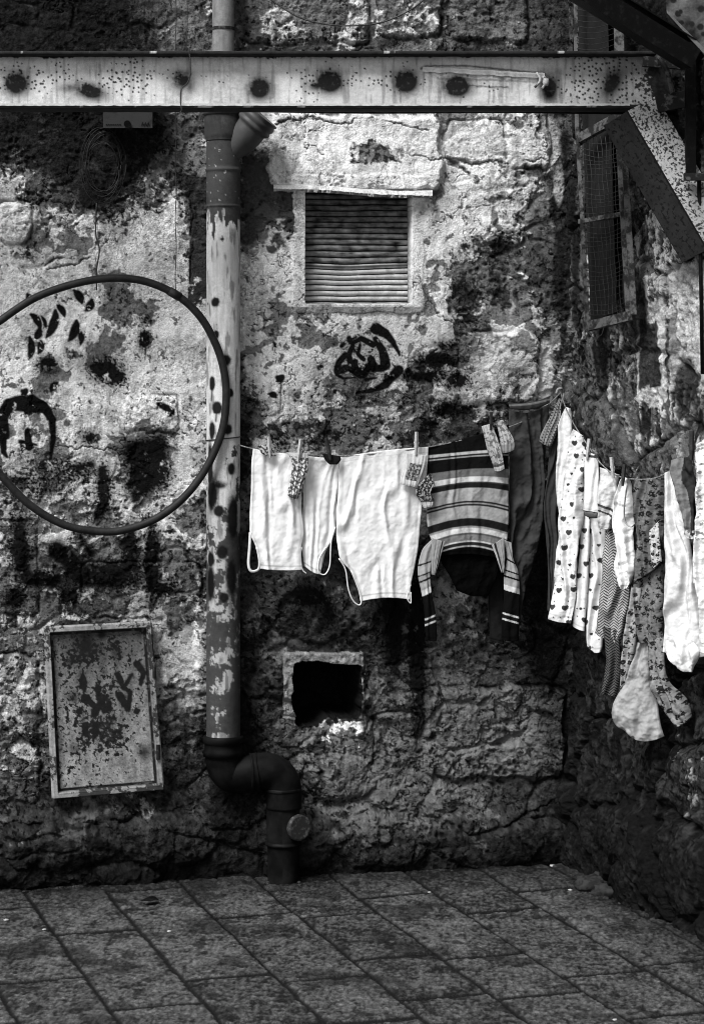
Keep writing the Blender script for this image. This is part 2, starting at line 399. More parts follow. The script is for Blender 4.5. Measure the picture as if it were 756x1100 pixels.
    for (x, y, rx, ry, k) in ((40, 20, 120, 60, 1.15), (100, 150, 70, 62, 1.3), (20, 140, 70, 55, .85), (112, 190, 42, 46, 1.2), (170, 160, 34, 26, .5), (195, 205, 36, 30, .66),
                              (205, 260, 14, 50, .6), (402, 166, 24, 14, .95), (528, 262, 32, 22, .64), (500, 322, 24, 28, .82), (545, 322, 36, 24, .56), (572, 270, 20, 34, .40), (470, 392, 36, 30, .55),
                              (262, 480, 14, 50, .7), (330, 462, 70, 24, .62), (470, 440, 60, 20, .5), (606, 260, 12, 150, 1.0), (250, 330, 16, 110, .35), (85, 545, 80, 30, .22),
                              (90, 612, 90, 24, .34), (300, 655, 12, 30, .5), (275, 700, 30, 90, .5), (590, 620, 40, 150, .9), (250, 820, 40, 90, 1.0), (618, 820, 18, 100, .9),
                              (300, 940, 300, 20, .6), (210, 640, 12, 90, .3), (425, 690, 34, 70, .7), (545, 660, 30, 60, .4), (75, 325, 30, 20, .45), (390, 395, 50, 40, .30), (460, 470, 60, 18, .6)):
        soot_shade = np.maximum(soot_shade, k * blob(U, V, x, y, rx, ry))
    sm = ss(.40, .54, soot_shade + sn)
    sm *= .80 + .20 * ss(-.1, .2, W3); A = A * (1 - .985 * sm) + (.005 + .03 * np.clip(W3 + .2 * n1, 0, 1)) * sm
    gk = gp * (1 - surr) * (1 - hood) * (1 - t) * .75; A = A * (1 - gk) + (.055 + .02 * n1 + .02 * n3 + .012 * n2) * gk
    gk = gp2 * (1 - t2) * .6; A = A * (1 - gk) + (.035 + .015 * n1) * gk
    A *= 1 - .75 * outl * (1 - .3 * wash)
    A *= 1 - .85 * np.clip(crack, 0, 1); A *= 1 - .6 * crack2; A *= 1 - .7 * pit * (1 - .5 * plas) * (1 - .8 * wash)
    # light patches of fresh lime
    for (x, y, rx, ry, k) in ((16, 240, 20, 24, .35), (200, 720, 14, 40, .45), (586, 405, 5, 30, .6), (535, 385, 34, 30, .25), (445, 150, 22, 24, .4), (600, 200, 5, 22, .5), (590, 150, 12, 30, .4), (585, 400, 7, 36, .6), (500, 150, 50, 24, .35), (500, 215, 36, 14, .3)):
        m_ = ss(.2, .5, blob(U, V, x, y, rx, ry) + .4 * n1); A = A * (1 - m_ * k) + .62 * m_ * k
    # ---- sprayed and brushed black paint, dark streaks below the widest vest
    ink = np.zeros(U.shape)
    def S(pts, w0, w1=None, soft=1.2, k=1., leaf=False):
        nonlocal ink; ink = np.maximum(ink, k * stroke(U + 1.2 * W1, V + 1.2 * W2, pts, w0 * 1.25, (w0 if w1 is None else w1) * 1.25, soft, leaf))
    def D(x, y, rx, ry, k=1.2, rot=0):
        nonlocal ink; b_ = k * blob(U, V, x, y, rx * 1.22, ry * 1.22, rot); ink = np.maximum(ink, np.clip(1.1 * b_ * (1 + .5 * n2 + .25 * W3) + .5 * ss(.0, .35, b_ * .8 + W5 - .46) * (b_ > .06), 0, .995))
    for a in ((51, 392, 10, 8), (113, 397, 17, 12), (122, 404, 12, 9), (157, 343, 7, 6, .7), (155, 365, 5, 8, 1.6), (97, 470, 8, 6, 1.), (158, 484, 20, 11), (168, 500, 12, 15), (150, 520, 15, 12),
              (112, 525, 8, 24, 1.1), (85, 505, 24, 10, .8), (40, 520, 34, 14, .6), (60, 500, 34, 12, .6), (22, 560, 16, 20, .6), (120, 616, 30, 10, 1.2), (145, 490, 9, 12, 1.2), (170, 478, 9, 9, 1.2), (160, 508, 20, 14, 1.4), (16, 640, 9, 9, 1.3), (75, 641, 9, 8, 1.4), (168, 633, 9, 8, 1.5), (182, 631, 10, 9, .9), (168, 586, 4, 4, 1.3),
              (22, 590, 12, 20, 1.1), (95, 618, 24, 9, 1.1), (40, 622, 24, 8, 1.), (140, 600, 9, 30, 1.1), (163, 605, 8, 34, 1.2), (125, 625, 28, 8, .9),
              (470, 388, 20, 7, 1.2), (458, 404, 26, 6, 1.0), (490, 408, 12, 9, 1.1), (478, 372, 14, 6, .7), (432, 428, 16, 8, .6), (412, 438, 8, 8, .5), (300, 476, 10, 10, .7), (475, 440, 14, 10, 1.0), (460, 455, 12, 8, .9),
              (330, 640, 16, 10, 1.2), (350, 658, 9, 16, .9), (318, 660, 10, 12, .7), (424, 670, 6, 42, 1.3), (447, 690, 8, 62, 1.5), (426, 625, 12, 30, 1.2), (447, 650, 10, 30, 1.2)):
        D(*a)
    # brushed leaves and drips
    for p, w in (([(33, 338), (44, 353)], 2.6), ([(44, 340), (50, 352)], 1.5), ([(60, 334), (50, 362)], 3.4), ([(42, 352), (38, 364)], 3.), ([(32, 362), (31, 386)], 2.6), ([(44, 366), (41, 380)], 2.6),
                 ([(82, 345), (74, 366)], 3.2), ([(85, 357), (87, 370)], 2.2), ([(30, 316), (32, 326)], 2.5), ([(62, 328), (70, 340)], 2.5), ([(168, 434), (178, 438), (186, 441)], 2.4), ([(186, 440), (181, 447)], 1.8),
                 ([(98, 322), (92, 334)], 3), ([(80, 312), (88, 326)], 3), ([(55, 420), (62, 412)], 2.6), ([(24, 420), (27, 424)], 3.5), ([(157, 372), (156, 386)], 1.2),
                 ([(297, 405), (301, 410)], 4.0), ([(301, 410), (300, 440)], .8), ([(289, 423), (296, 427)], 2.5), ([(293, 368), (294, 376)], 1.6)):
        (x0, y0), (x1, y1) = p[0], p[-1]; L_ = math.hypot(x1 - x0, y1 - y0); q = smoothq([p[0], ((x0 + x1) / 2 + (y1 - y0) * .22, (y0 + y1) / 2 - (x1 - x0) * .22), p[-1]]) if len(p) == 2 and w > 1.4 else p
        S(q, w * 1.05, w * .35, leaf=w > 1.4)
    ink *= ss(-.62, -.34, n2 + .5 * W3)
    for p, w in (([(22, 570), (20, 600), (30, 622), (60, 624)], 7), ([(60, 590), (78, 604), (95, 622), (130, 620)], 9), ([(140, 572), (139, 600), (132, 622)], 6), ([(163, 574), (165, 606), (166, 630)], 6), ([(86, 574), (98, 596)], 4),
                 ([(110, 505), (112, 540), (106, 552)], 6), ([(140, 482), (160, 478), (172, 492), (160, 512), (148, 506)], 7), ([(84, 502), (98, 500)], 5), ([(150, 515), (146, 535)], 6)):
        S(p, w, w, 5.5, .97)
    S([(3, 466), (2, 448), (10, 434), (24, 430), (30, 440)], 6.5, 4.5); S([(3, 455), (4, 484), (8, 490)], 4.5, 1.2)   # horseshoe mark
    S([(34, 430), (46, 436), (56, 450), (57, 470), (55, 492)], 5.5, 1.6); S([(30, 462), (31, 480)], 2.6, 4); S([(22, 474), (40, 478)], 2, 1); S([(18, 436), (40, 436)], 5, 6)
    # round calligraphic mark under the window
    S([(404, 353), (414, 358), (422, 368), (428, 382)], 5.2, 1.2); S([(383, 421), (398, 420), (414, 413), (427, 398)], 1.2, 4.8)
    S([(403, 364), (410, 376), (413, 392)], 2.8, 5.); S([(398, 386), (401, 396), (410, 395)], 3.8, 3.4); S([(381, 388), (382, 398), (390, 403), (397, 392)], 2.6, 3.6)
    S([(378, 370), (374, 382), (377, 396), (386, 402)], 2.2, 4.2); S([(370, 382), (363, 390), (361, 399), (372, 395)], 3, 3.4); S([(374, 363), (376, 369)], 2.4); S([(378, 368), (388, 364), (400, 370)], 2.4, 3.2)
    S([(300, 650), (308, 640), (322, 634), (340, 636), (350, 648), (348, 664), (340, 676)], 4, 3, 3, .9)
    S([(366, 372), (372, 366), (382, 362)], 2.0, 1.2); S([(386, 371), (384, 380), (390, 386)], 1.8, 2.4); S([(360, 402), (368, 406), (380, 405)], 1.6, 1.); S([(392, 408), (404, 406)], 1.6, 1.)
    D(392, 384, 30, 22, .42); D(378, 372, 16, 8, .6)
    ink *= ss(-.75, -.42, n2 + .6 * W3)
    A = A * (1 - .993 * np.clip(ink * 1.06, 0, 1)) + .004 * np.clip(ink, 0, 1)
    low_shade = ss(590, 680, V + 40 * n1) * ss(214, 226, U) ; A *= 1 - .16 * low_shade  # lower wall right of the pipe darkened, shade painted into the colour
    A *= 1 - .35 * ss(560, 690, V + 60 * n1) * ss(40, -10, np.abs(U - 600))  # low corner behind the clothes: painted-in shade
    A *= 1 - .35 * ss(570, 660, V + 30 * n1) * ss(214, 200, U)  # lower wall left of the pipe: shade painted in likewise
    # foot of the wall darkened, shade painted in with the dirt
    foot_shade = ss(825, 935, V + 30 * n1); A *= 1 - .6 * foot_shade
    # ---- niche and window opening
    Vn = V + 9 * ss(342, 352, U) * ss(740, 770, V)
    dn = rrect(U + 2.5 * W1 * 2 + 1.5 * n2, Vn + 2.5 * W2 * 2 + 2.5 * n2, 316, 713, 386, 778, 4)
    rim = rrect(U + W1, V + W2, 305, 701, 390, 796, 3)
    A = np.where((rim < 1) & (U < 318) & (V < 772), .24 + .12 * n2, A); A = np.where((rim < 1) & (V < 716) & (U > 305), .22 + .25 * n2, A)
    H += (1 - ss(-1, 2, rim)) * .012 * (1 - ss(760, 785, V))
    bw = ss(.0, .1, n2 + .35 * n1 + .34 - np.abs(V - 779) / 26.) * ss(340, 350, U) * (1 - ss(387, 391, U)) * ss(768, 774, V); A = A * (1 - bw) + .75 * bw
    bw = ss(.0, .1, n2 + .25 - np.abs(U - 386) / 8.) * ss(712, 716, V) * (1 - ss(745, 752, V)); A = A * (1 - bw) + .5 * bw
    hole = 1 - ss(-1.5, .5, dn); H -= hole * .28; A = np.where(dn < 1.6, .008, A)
    win = 1 - ss(-.8, .3, rrect(U, V, 328, 205, 441, 326, 1)); H -= win * .075; A = np.where(win > .5, .05, A)
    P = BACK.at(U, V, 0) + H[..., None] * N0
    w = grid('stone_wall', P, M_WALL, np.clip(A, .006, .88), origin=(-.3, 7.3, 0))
    tag(w, 'flaking limewashed back wall with a shuttered window and black sprayed marks', 'wall')
    return w
WALL = make_back_wall()

# ================================================================== RIGHT WALL
RT = [ # average brightness, shade included, taken as whitewash coverage, t (m) 0,.3,.6,.9 / v rows of .2 m going down from z = 3.2
 [1,1,1,1],[1,1,1,1],[2,1,1,1],[2,1,2,2],[1,1,3,3],[1,1,4,5],[2,2,4,5],[2,3,4,4],[2,3,3,4],[1,3,3,3],[0,2,2,2],[0,1,1,2],[1,1,1,2],[0,1,1,2],[0,0,1,2],[0,0,0,0],[0,0,0,0]]
def make_right_wall():
    t = nonuni(-.03, 1.05, .0042, -.032, 6.); z = nonuni(-.03, 3.0, .0030, -.04, 6.)
    T, Z = np.meshgrid(t, z[::-1]); U = T / .00304 + 2000; V = (3.2 - Z) / .00304
    cov = gridinterp(RT, (0, .3), (0, .2), T, 3.2 - Z) / 9.
    W1 = fbm(U, V, 28, 4, 101); W2 = fbm(U, V, 28, 4, 102); Uw = U + 9 * W1; Vw = V + 9 * W2
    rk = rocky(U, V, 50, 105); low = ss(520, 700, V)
    H = fbm(U, V, 150, 3, 106) * .02 + rk * (.009 + .014 * low)
    f1, f2, cid = worley(Uw * .8, Vw * 1.1, 95, 133)
    edge = ss(.0, .14, f2 - f1)
    H += (edge - 1) * (.012 + .008 * low) + (cid - .5) * (.015 + .02 * low)
    f1b, f2b, _ = worley(Uw, Vw, 34, 134); H += (ss(0, .25, f2b - f1b) - 1) * .004
    H += ss(930, 990, V + 25 * W1) * .06
    n1 = fbm(Uw, Vw, 44, 6, 121, .62); n2 = fbm(U, V, 10, 5, 122, .6); streak = fbm(U, V * .16, 12, 4, 161, .6)
    score = (cov - .42) * 1.3 + .55 * n1 + .30 * n2 + .2 * streak
    wash = ss(-.03, .06, score); grey = ss(-.05, .05, (cov - .3) * 1.2 + .5 * fbm(U, V * .5, 60, 5, 127, .55))
    f1d, _, _ = worley(U, V, 4.5, 146)
    H += (rocky(U, V, 11, 180) * .0030 + (f1d - .4) * .0012) * (1 - .5 * wash) + wash * .004 + ridged(U, V * .3, 22, 3, 190) * .004
    crack = (1 - ss(.0, .018, np.abs(fbm(Uw, Vw * .6, 70, 5, 151, .6)))) * ss(-.2, .2, fbm(U, V, 130, 2, 152)); H -= crack * .008
    f1c, _, _ = worley(U + 3 * W1, V + 3 * W2, 10, 144); pit = (1 - ss(.12, .42, f1c)) * ss(.0, .3, fbm(U, V, 50, 3, 145) + .1); H -= pit * .004
    stone = (.03 + .17 * np.clip(.5 + .55 * n1 + .75 * n2, 0, 1) ** 1.5) * (.5 + .9 * np.clip(cov * 1.6, 0, 1))
    A = stone * (1 - grey) + (.11 + .1 * n2 + .1 * streak) * grey
    A = A * (1 - wash) + np.clip(.40 + .2 * n1 + .2 * n2 + .2 * streak, .05, .8) * wash
    A *= 1 - .85 * ss(.27, .37, fbm(U, V, 5.5, 3, 165, .6) + .35 * fbm(U, V, 60, 3, 166))
    A *= 1 - .8 * ss(.22, .34, fbm(U, V * .4, 26, 5, 167, .65))
    A *= 1 - .5 * (1 - edge); A *= 1 - .85 * crack; A *= 1 - .58 * low; A *= 1 - .7 * pit  # dark edges, cracks and pits; low part darkened with painted shade
    for (t0, t1, z0, z1, c_, k) in ((.66, .92, 1.60, 1.98, .40, .7), (.46, .64, 1.55, 1.87, .45, .9), (.47, .60, 1.60, 1.80, .02, .95), (.30, .42, 1.35, 1.62, .10, .6), (.62, .80, 1.2, 1.5, .13, .5)):
        dd = rrect(T / .00304 + 6 * W1, Z / .00304 + 9 * W2 + 5 * n2, t0 / .00304, z0 / .00304, t1 / .00304, z1 / .00304, 5)
        m_ = (1 - ss(-1, 1, dd)) * k; A = A * (1 - m_) + np.clip(c_ * (1 + .5 * n1 + .5 * n2 + .5 * streak), .01, .8) * m_
    H += (1 - ss(0, .30, Z - .42 + .05 * W1)) * .07 * ss(.25, .7, T)
    # dark holes and drips, broad dark areas at the corner and top right
    for (a, b, c, d, k) in ((.22, 1.74, .05, .16, 1.4), (.45, 1.85, .10, .15, .9), (.03, 2.3, .04, .5, 1.1), (.75, 1.6, .08, .12, .9), (.3, 2.35, .2, .5, .8), (.0, .9, .15, .6, .8), (.88, 2.62, .34, .40, 1.3), (.5, 2.75, .3, .3, .9)):
        m_ = ss(.35, .6, k * blob(T, Z, a, b, c, d) + .35 * n1); A = A * (1 - .9 * m_) + .008 * m_
    A *= 1 - .5 * ss(860, 1010, V + 40 * n1)  # foot of this wall darkened too, shade put into the colour
    P = np.zeros(T.shape + (3,)); P[..., 0] = CX + RD[0] * T; P[..., 1] = CY + RD[1] * T; P[..., 2] = Z
    P += H[..., None] * RN
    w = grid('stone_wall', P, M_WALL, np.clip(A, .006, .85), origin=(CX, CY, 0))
    tag(w, 'dark rough rubble wall running toward the viewer on the right behind the baby clothes', 'wall')
    return w
RWALL = make_right_wall()

# ================================================================== GROUND
def make_ground():
    JX, JY = -.300, .954                         # direction of the long joints
    x = nonuni(-1.35, 1.45, .0034, -14, 14); y = nonuni(5.45, 7.75, .0050, -12, 9)
    X, Y = np.meshgrid(x, y)
    q = X * .954 + Y * .300; p = X * JX + Y * JY
    a = X / .003; b = Y / .003
    wq = fbm(a, b, 60, 3, 201) * .006
    q0 = 1.8797; W = .2475
    qs = (q + wq - q0) / W; k = np.floor(qs); fq = (qs - k) * W
    def qp(u, v):
        Yv = EYE * F / (v - CV); Xv = (u - CU) / F * Yv
        return int(math.floor((Xv * .954 + Yv * .3 - q0) / W)), Xv * JX + Yv * JY
    JJ = {}
    for uv in ((173, 1080), (38, 1053), (105, 1000), (246, 1049), (273, 983), (343, 1051), (476, 1070), (527, 1026), (517, 979), (662, 1044), (419, 962), (584, 956), (725, 1034), (20, 975), (180, 955)):
        s, pv = qp(*uv); JJ.setdefault(s, []).append(pv)
    dj = np.full(X.shape, 9.); sid = k * 31.
    for s in range(int(k.min()), int(k.max()) + 1):
        L = sorted(JJ.get(s, [6.0 + .17 * (s % 3)]))
        hi = L[-1]; i = 0
        while hi < 16: hi += .42 + .17 * ((s * 7 + i * 3) % 5) / 5; L.append(hi); i += 1
        lo = L[0]
        while lo > -13: lo -= .42 + .17 * ((s * 5 + i * 3) % 5) / 5; L.append(lo); i += 1
        m = k == s; pm = p[m] + fbm(a[m], b[m], 60, 2, 202) * .006
        L = np.array(sorted(L)); ii = np.searchsorted(L, pm)
        dj[m] = np.minimum(np.abs(pm - L[np.clip(ii, 0, len(L) - 1)]), np.abs(pm - L[np.clip(ii - 1, 0, len(L) - 1)])); sid[m] += ii * 7
    dl = np.minimum(fq, W - fq)
    n1 = fbm(a, b, 60, 5, 211, .6); n2 = fbm(a, b, 8, 4, 212, .6)
    d = np.minimum(dl, np.maximum(dj - .008, 0)) + .003 * n2
    jt = 1 - ss(.004, .010, d)
    rnd = _h(sid, sid * 0, 5) / 4294967296.; rnd2 = _h(sid, sid * 0, 6) / 4294967296.; rnd3 = _h(sid, sid * 0, 7) / 4294967296.
    H = -.005 * jt + (rnd - .5) * .003 + (fq / W - .5) * (rnd2 - .5) * .006 + .0020 * n1 + .0010 * n2 + .0008 * rocky(a, b, 14, 220)
    f1, _, _ = worley(a, b, 6, 214); pit = (1 - ss(.1, .4, f1)) * ss(.0, .3, fbm(a, b, 50, 2, 216) + .15); H -= pit * .002
    # edge chips
    chip = ss(.25, .4, fbm(a, b, 25, 4, 217) + .3 - d * 12); H -= .002 * chip * (1 - jt)
    nf = fbm(a, b * .45, 4, 3, 240, .6); ng = fbm(a, b * .5, 14, 4, 241, .6)
    A = .066 + .026 * (rnd3 - .5) + .034 * n1 + .05 * ng + .075 * nf
    hatch = np.sin((X * .3 + Y * .95) / .0065 + 3 * n1); A += .006 * hatch; H += .0004 * hatch + .0010 * nf
    A = np.clip((A - .034) * 1.15 + .017 + .02 * fbm(a, b * .5, 2.2, 2, 260), .005, .22)
    A *= 1 - .96 * jt; A *= 1 - .5 * pit; A *= 1 - .5 * chip
    st = ss(.16, .34, fbm(a, b, 90, 5, 230, .6)); A *= 1 - .6 * st
    A *= 1 - .7 * ss(.30, .36, fbm(a, b * .6, 22, 4, 231, .6))
    # dirt gathered along both walls
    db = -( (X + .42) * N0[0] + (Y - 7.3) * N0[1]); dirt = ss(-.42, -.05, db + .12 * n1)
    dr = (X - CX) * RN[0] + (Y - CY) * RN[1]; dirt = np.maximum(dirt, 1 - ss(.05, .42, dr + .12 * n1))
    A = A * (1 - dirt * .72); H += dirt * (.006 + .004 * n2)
    P = np.stack([X, Y, H], -1)
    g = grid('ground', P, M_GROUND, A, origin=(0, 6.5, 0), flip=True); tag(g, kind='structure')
make_ground()

# ================================================================== WINDOW (part of the back wall)
def window():
    pl = off(BACK, -.035)
    w = MB()
    for (a, b) in (((327, 206), (327, 328)), ((442, 206), (442, 328))):
        w.bar(pl.at(*a), pl.at(*b), .012, .03)
    w.bar(pl.at(326, 326.5), pl.at(443, 326.5), .03, .008)
    win = w.build('window', M_RUST, WALL)
    # corrugated shutter, one sheet
    u = np.arange(329, 441.2, 1.5); v = np.arange(207, 325.6, .4); U, V = np.meshgrid(u, v)
    bend = 2.2 * np.exp(-((U - 372) / 40) ** 2) * np.exp(-((V - 286) / 16) ** 2)
    ph = (V - 207 - bend + .9 * fbm(U, V, 60, 2, 300)) / 6.15
    s = np.abs((ph % 1) - .5) * 2
    H = -.016 + .007 * (1 - s ** 2) - .010 * (s > .86) + .003 * fbm(U, V, 30, 3, 301)
    n = fbm(U, V, 12, 5, 302, .6); st = fbm(U * .2, V, 3, 3, 303)
    A = .17 + .20 * n + .12 * st
    A = np.where(V > 283, A + .30, A); A *= 1 - .85 * (s > .8); A *= 1 - .9 * ss(2.5, 0, np.abs(V - 284 - bend))
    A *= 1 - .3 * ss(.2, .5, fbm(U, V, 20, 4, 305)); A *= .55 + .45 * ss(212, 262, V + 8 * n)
    grid('shutter', off(BACK, 0).at(U, V, 0) + (H - .026)[..., None] * N0, M_PAINTED, np.clip(A, .012, .6), win)
    # thin projecting hood slab
    u = np.arange(294, 465, 1.2); pr = []
    for uu in u:
        yy = 198 + .7 * math.sin(uu * .05) + (uu - 294) * .052
        k = 1.2 * float(fbm(np.array([uu]), np.array([7.]), 9, 3, 310)[0])
        pr.append([BACK.at(uu, yy - 6, .0), BACK.at(uu, yy, .052 + k * .003), BACK.at(uu, yy + 4 + k * .6, .056 + k * .003), BACK.at(uu, yy + 7, .01)])
    P = np.array(pr).transpose(1, 0, 2)
    P = np.repeat(P, 2, 0); P[1] = P[2] * .55 + P[0] * .45
    al = np.full(P.shape[:2], .55) + .2 * fbm(np.tile(u, (P.shape[0], 1)), np.arange(P.shape[0])[:, None] * 5. + 0 * u, 12, 3, 311)
    grid('window_hood', P, M_WALL, np.clip(al, .1, .8), win)
window()

# ================================================================== METAL CABINET DOOR
def cabinet():
    c = [(47, 673), (163, 667), (177, 848), (56, 858)]
    pl = off(BACK, .035)
    root = empty('utility_cabinet', pl.at(112, 858), 'rusty metal cabinet door with brushed black writing low in the wall left of the pipe', 'cabinet')
    def q(s, t, d=0.):
        s = np.asarray(s, float); t = np.asarray(t, float)
        u = (c[0][0] * (1 - s) + c[1][0] * s) * (1 - t) + (c[3][0] * (1 - s) + c[2][0] * s) * t
        v = (c[0][1] * (1 - s) + c[1][1] * s) * (1 - t) + (c[3][1] * (1 - s) + c[2][1] * s) * t
        return pl.at(u, v) + np.asarray(d)[..., None] * N0 if np.ndim(s) else pl.at(u, v) + d * N0
    # frame: one moulded ring
    S_, T_ = np.meshgrid(np.linspace(0, 1, 150), np.linspace(0, 1, 220))
    ex = np.minimum(np.minimum(S_ * 118, (1 - S_) * 118), np.minimum(T_ * 184, (1 - T_) * 184))   # px from edge
    Hd = np.where(ex < 7, .012, 0.) + .004 * ss(5, 7.5, ex) * (ex < 8) - .012 * np.exp(-((ex - 8.2) / 1.) ** 2) - .02 * (ex < .8)
    U = 47 + S_ * 118; V = 670 + T_ * 184
    Hd = Hd + .0022 * fbm(U, V, 50, 3, 320) + .0006 * fbm(U, V, 5, 3, 321)
    n1 = fbm(U, V, 30, 6, 322, .65); n2 = fbm(U, V, 5, 4, 323, .65); st = fbm(U, V * .3, 8, 3, 324)
    A = .27 + .18 * n1 + .22 * n2 + .12 * st
    rust = ss(-.06, .16, .6 * n1 + .95 * n2 + .60 * blob(U, V, 105, 775, 38, 45) + .35 * blob(U, V, 88, 700, 34, 20) + .25 * blob(U, V, 130, 690, 20, 20) - .31 - .25 * blob(U, V, 150, 810, 22, 26))
    A = A * (1 - rust) + .02 * rust
    A *= .42 + .58 * ss(690, 790, V + 30 * n1)
    A *= 1 - .55 * ss(.1, .2, n2 * .8 + .2 * n1 - .02)
    A = np.where(ex < 7, np.where(n1 + n2 * .5 > .12, .04, .26 + .15 * n2), A)
    A *= 1 - .9 * np.exp(-((ex - 8.) / 1.3) ** 2)
    ink = np.zeros(U.shape)
    for p, w in (([(125, 726), (130, 740), (139, 727)], 2.6), ([(146, 716), (152, 726), (148, 738)], 3.), ([(124, 748), (132, 764), (136, 746), (128, 740)], 3.), ([(86, 724), (88, 742)], 2.6), ([(87, 748), (100, 762), (112, 748)], 2.8),
                 ([(94, 768), (100, 762)], 3), ([(86, 776), (86, 790)], 2.4), ([(98, 776), (96, 792)], 2.4), ([(101, 736), (104, 744)], 2.8), ([(141, 764), (142, 770)], 2.6), ([(114, 756), (106, 766)], 3), ([(80, 763), (82, 764)], 5.)):
        ink = np.maximum(ink, stroke(U + n1 * 2, V + n2 * 2, p, w * 1.35, w * .7, leaf=len(p) == 2))
    for (x, y, r, k) in ((76, 708, 6, .8), (75, 748, 7, .8), (147, 812, 9, .8), (73, 803, 7, .6), (110, 682, 6, 1.), (150, 682, 6, .6), (125, 702, 8, .6), (92, 694, 16, .9)):
        ink = np.maximum(ink, k * blob(U, V, x, y, r, r))
    A = A * (1 - .996 * np.clip(ink * 1.1, 0, 1)) + .003 * ink
    P = q(S_, T_, Hd)
    inner = (slice(9, -9), slice(8, -8))
    grid('door', P[inner], M_PAINTED, np.clip(A[inner], .01, .6), root)
    # frame ring as four strips made of one mesh
    k = np.ones(S_.shape, bool); k[11:-11, 10:-10] = False
    idx = np.arange(S_.size).reshape(S_.shape); fq = gridfaces(*S_.shape); kk = k.reshape(-1); fq = fq[kk[fq].all(1)]
    used = np.unique(fq); remap = np.zeros(S_.size, int); remap[used] = np.arange(len(used))
    Pf = P + np.where(ex < 6.5, .004, -.004)[..., None] * N0
    add('door_frame', Pf.reshape(-1, 3)[used], remap[fq], M_PAINTED, root, np.clip(A.reshape(-1)[used], .01, .6))
    for (u, v) in ((170, 712), (174, 800)):
        m = MB(); m.tube([pl.at(u - 4, v, .02), pl.at(u - 4, v + 16, .02)], .006, 8); m.build('hinge', M_RUST, root)
    b = MB(); cc = [q(s, t, dd) for dd in (-.09, -.002) for (s, t) in ((.01, .995), (.99, .995), (.99, .005), (.01, .005))]; b.box8(cc); b.build('cabinet_body', M_RUST, root)
cabinet()

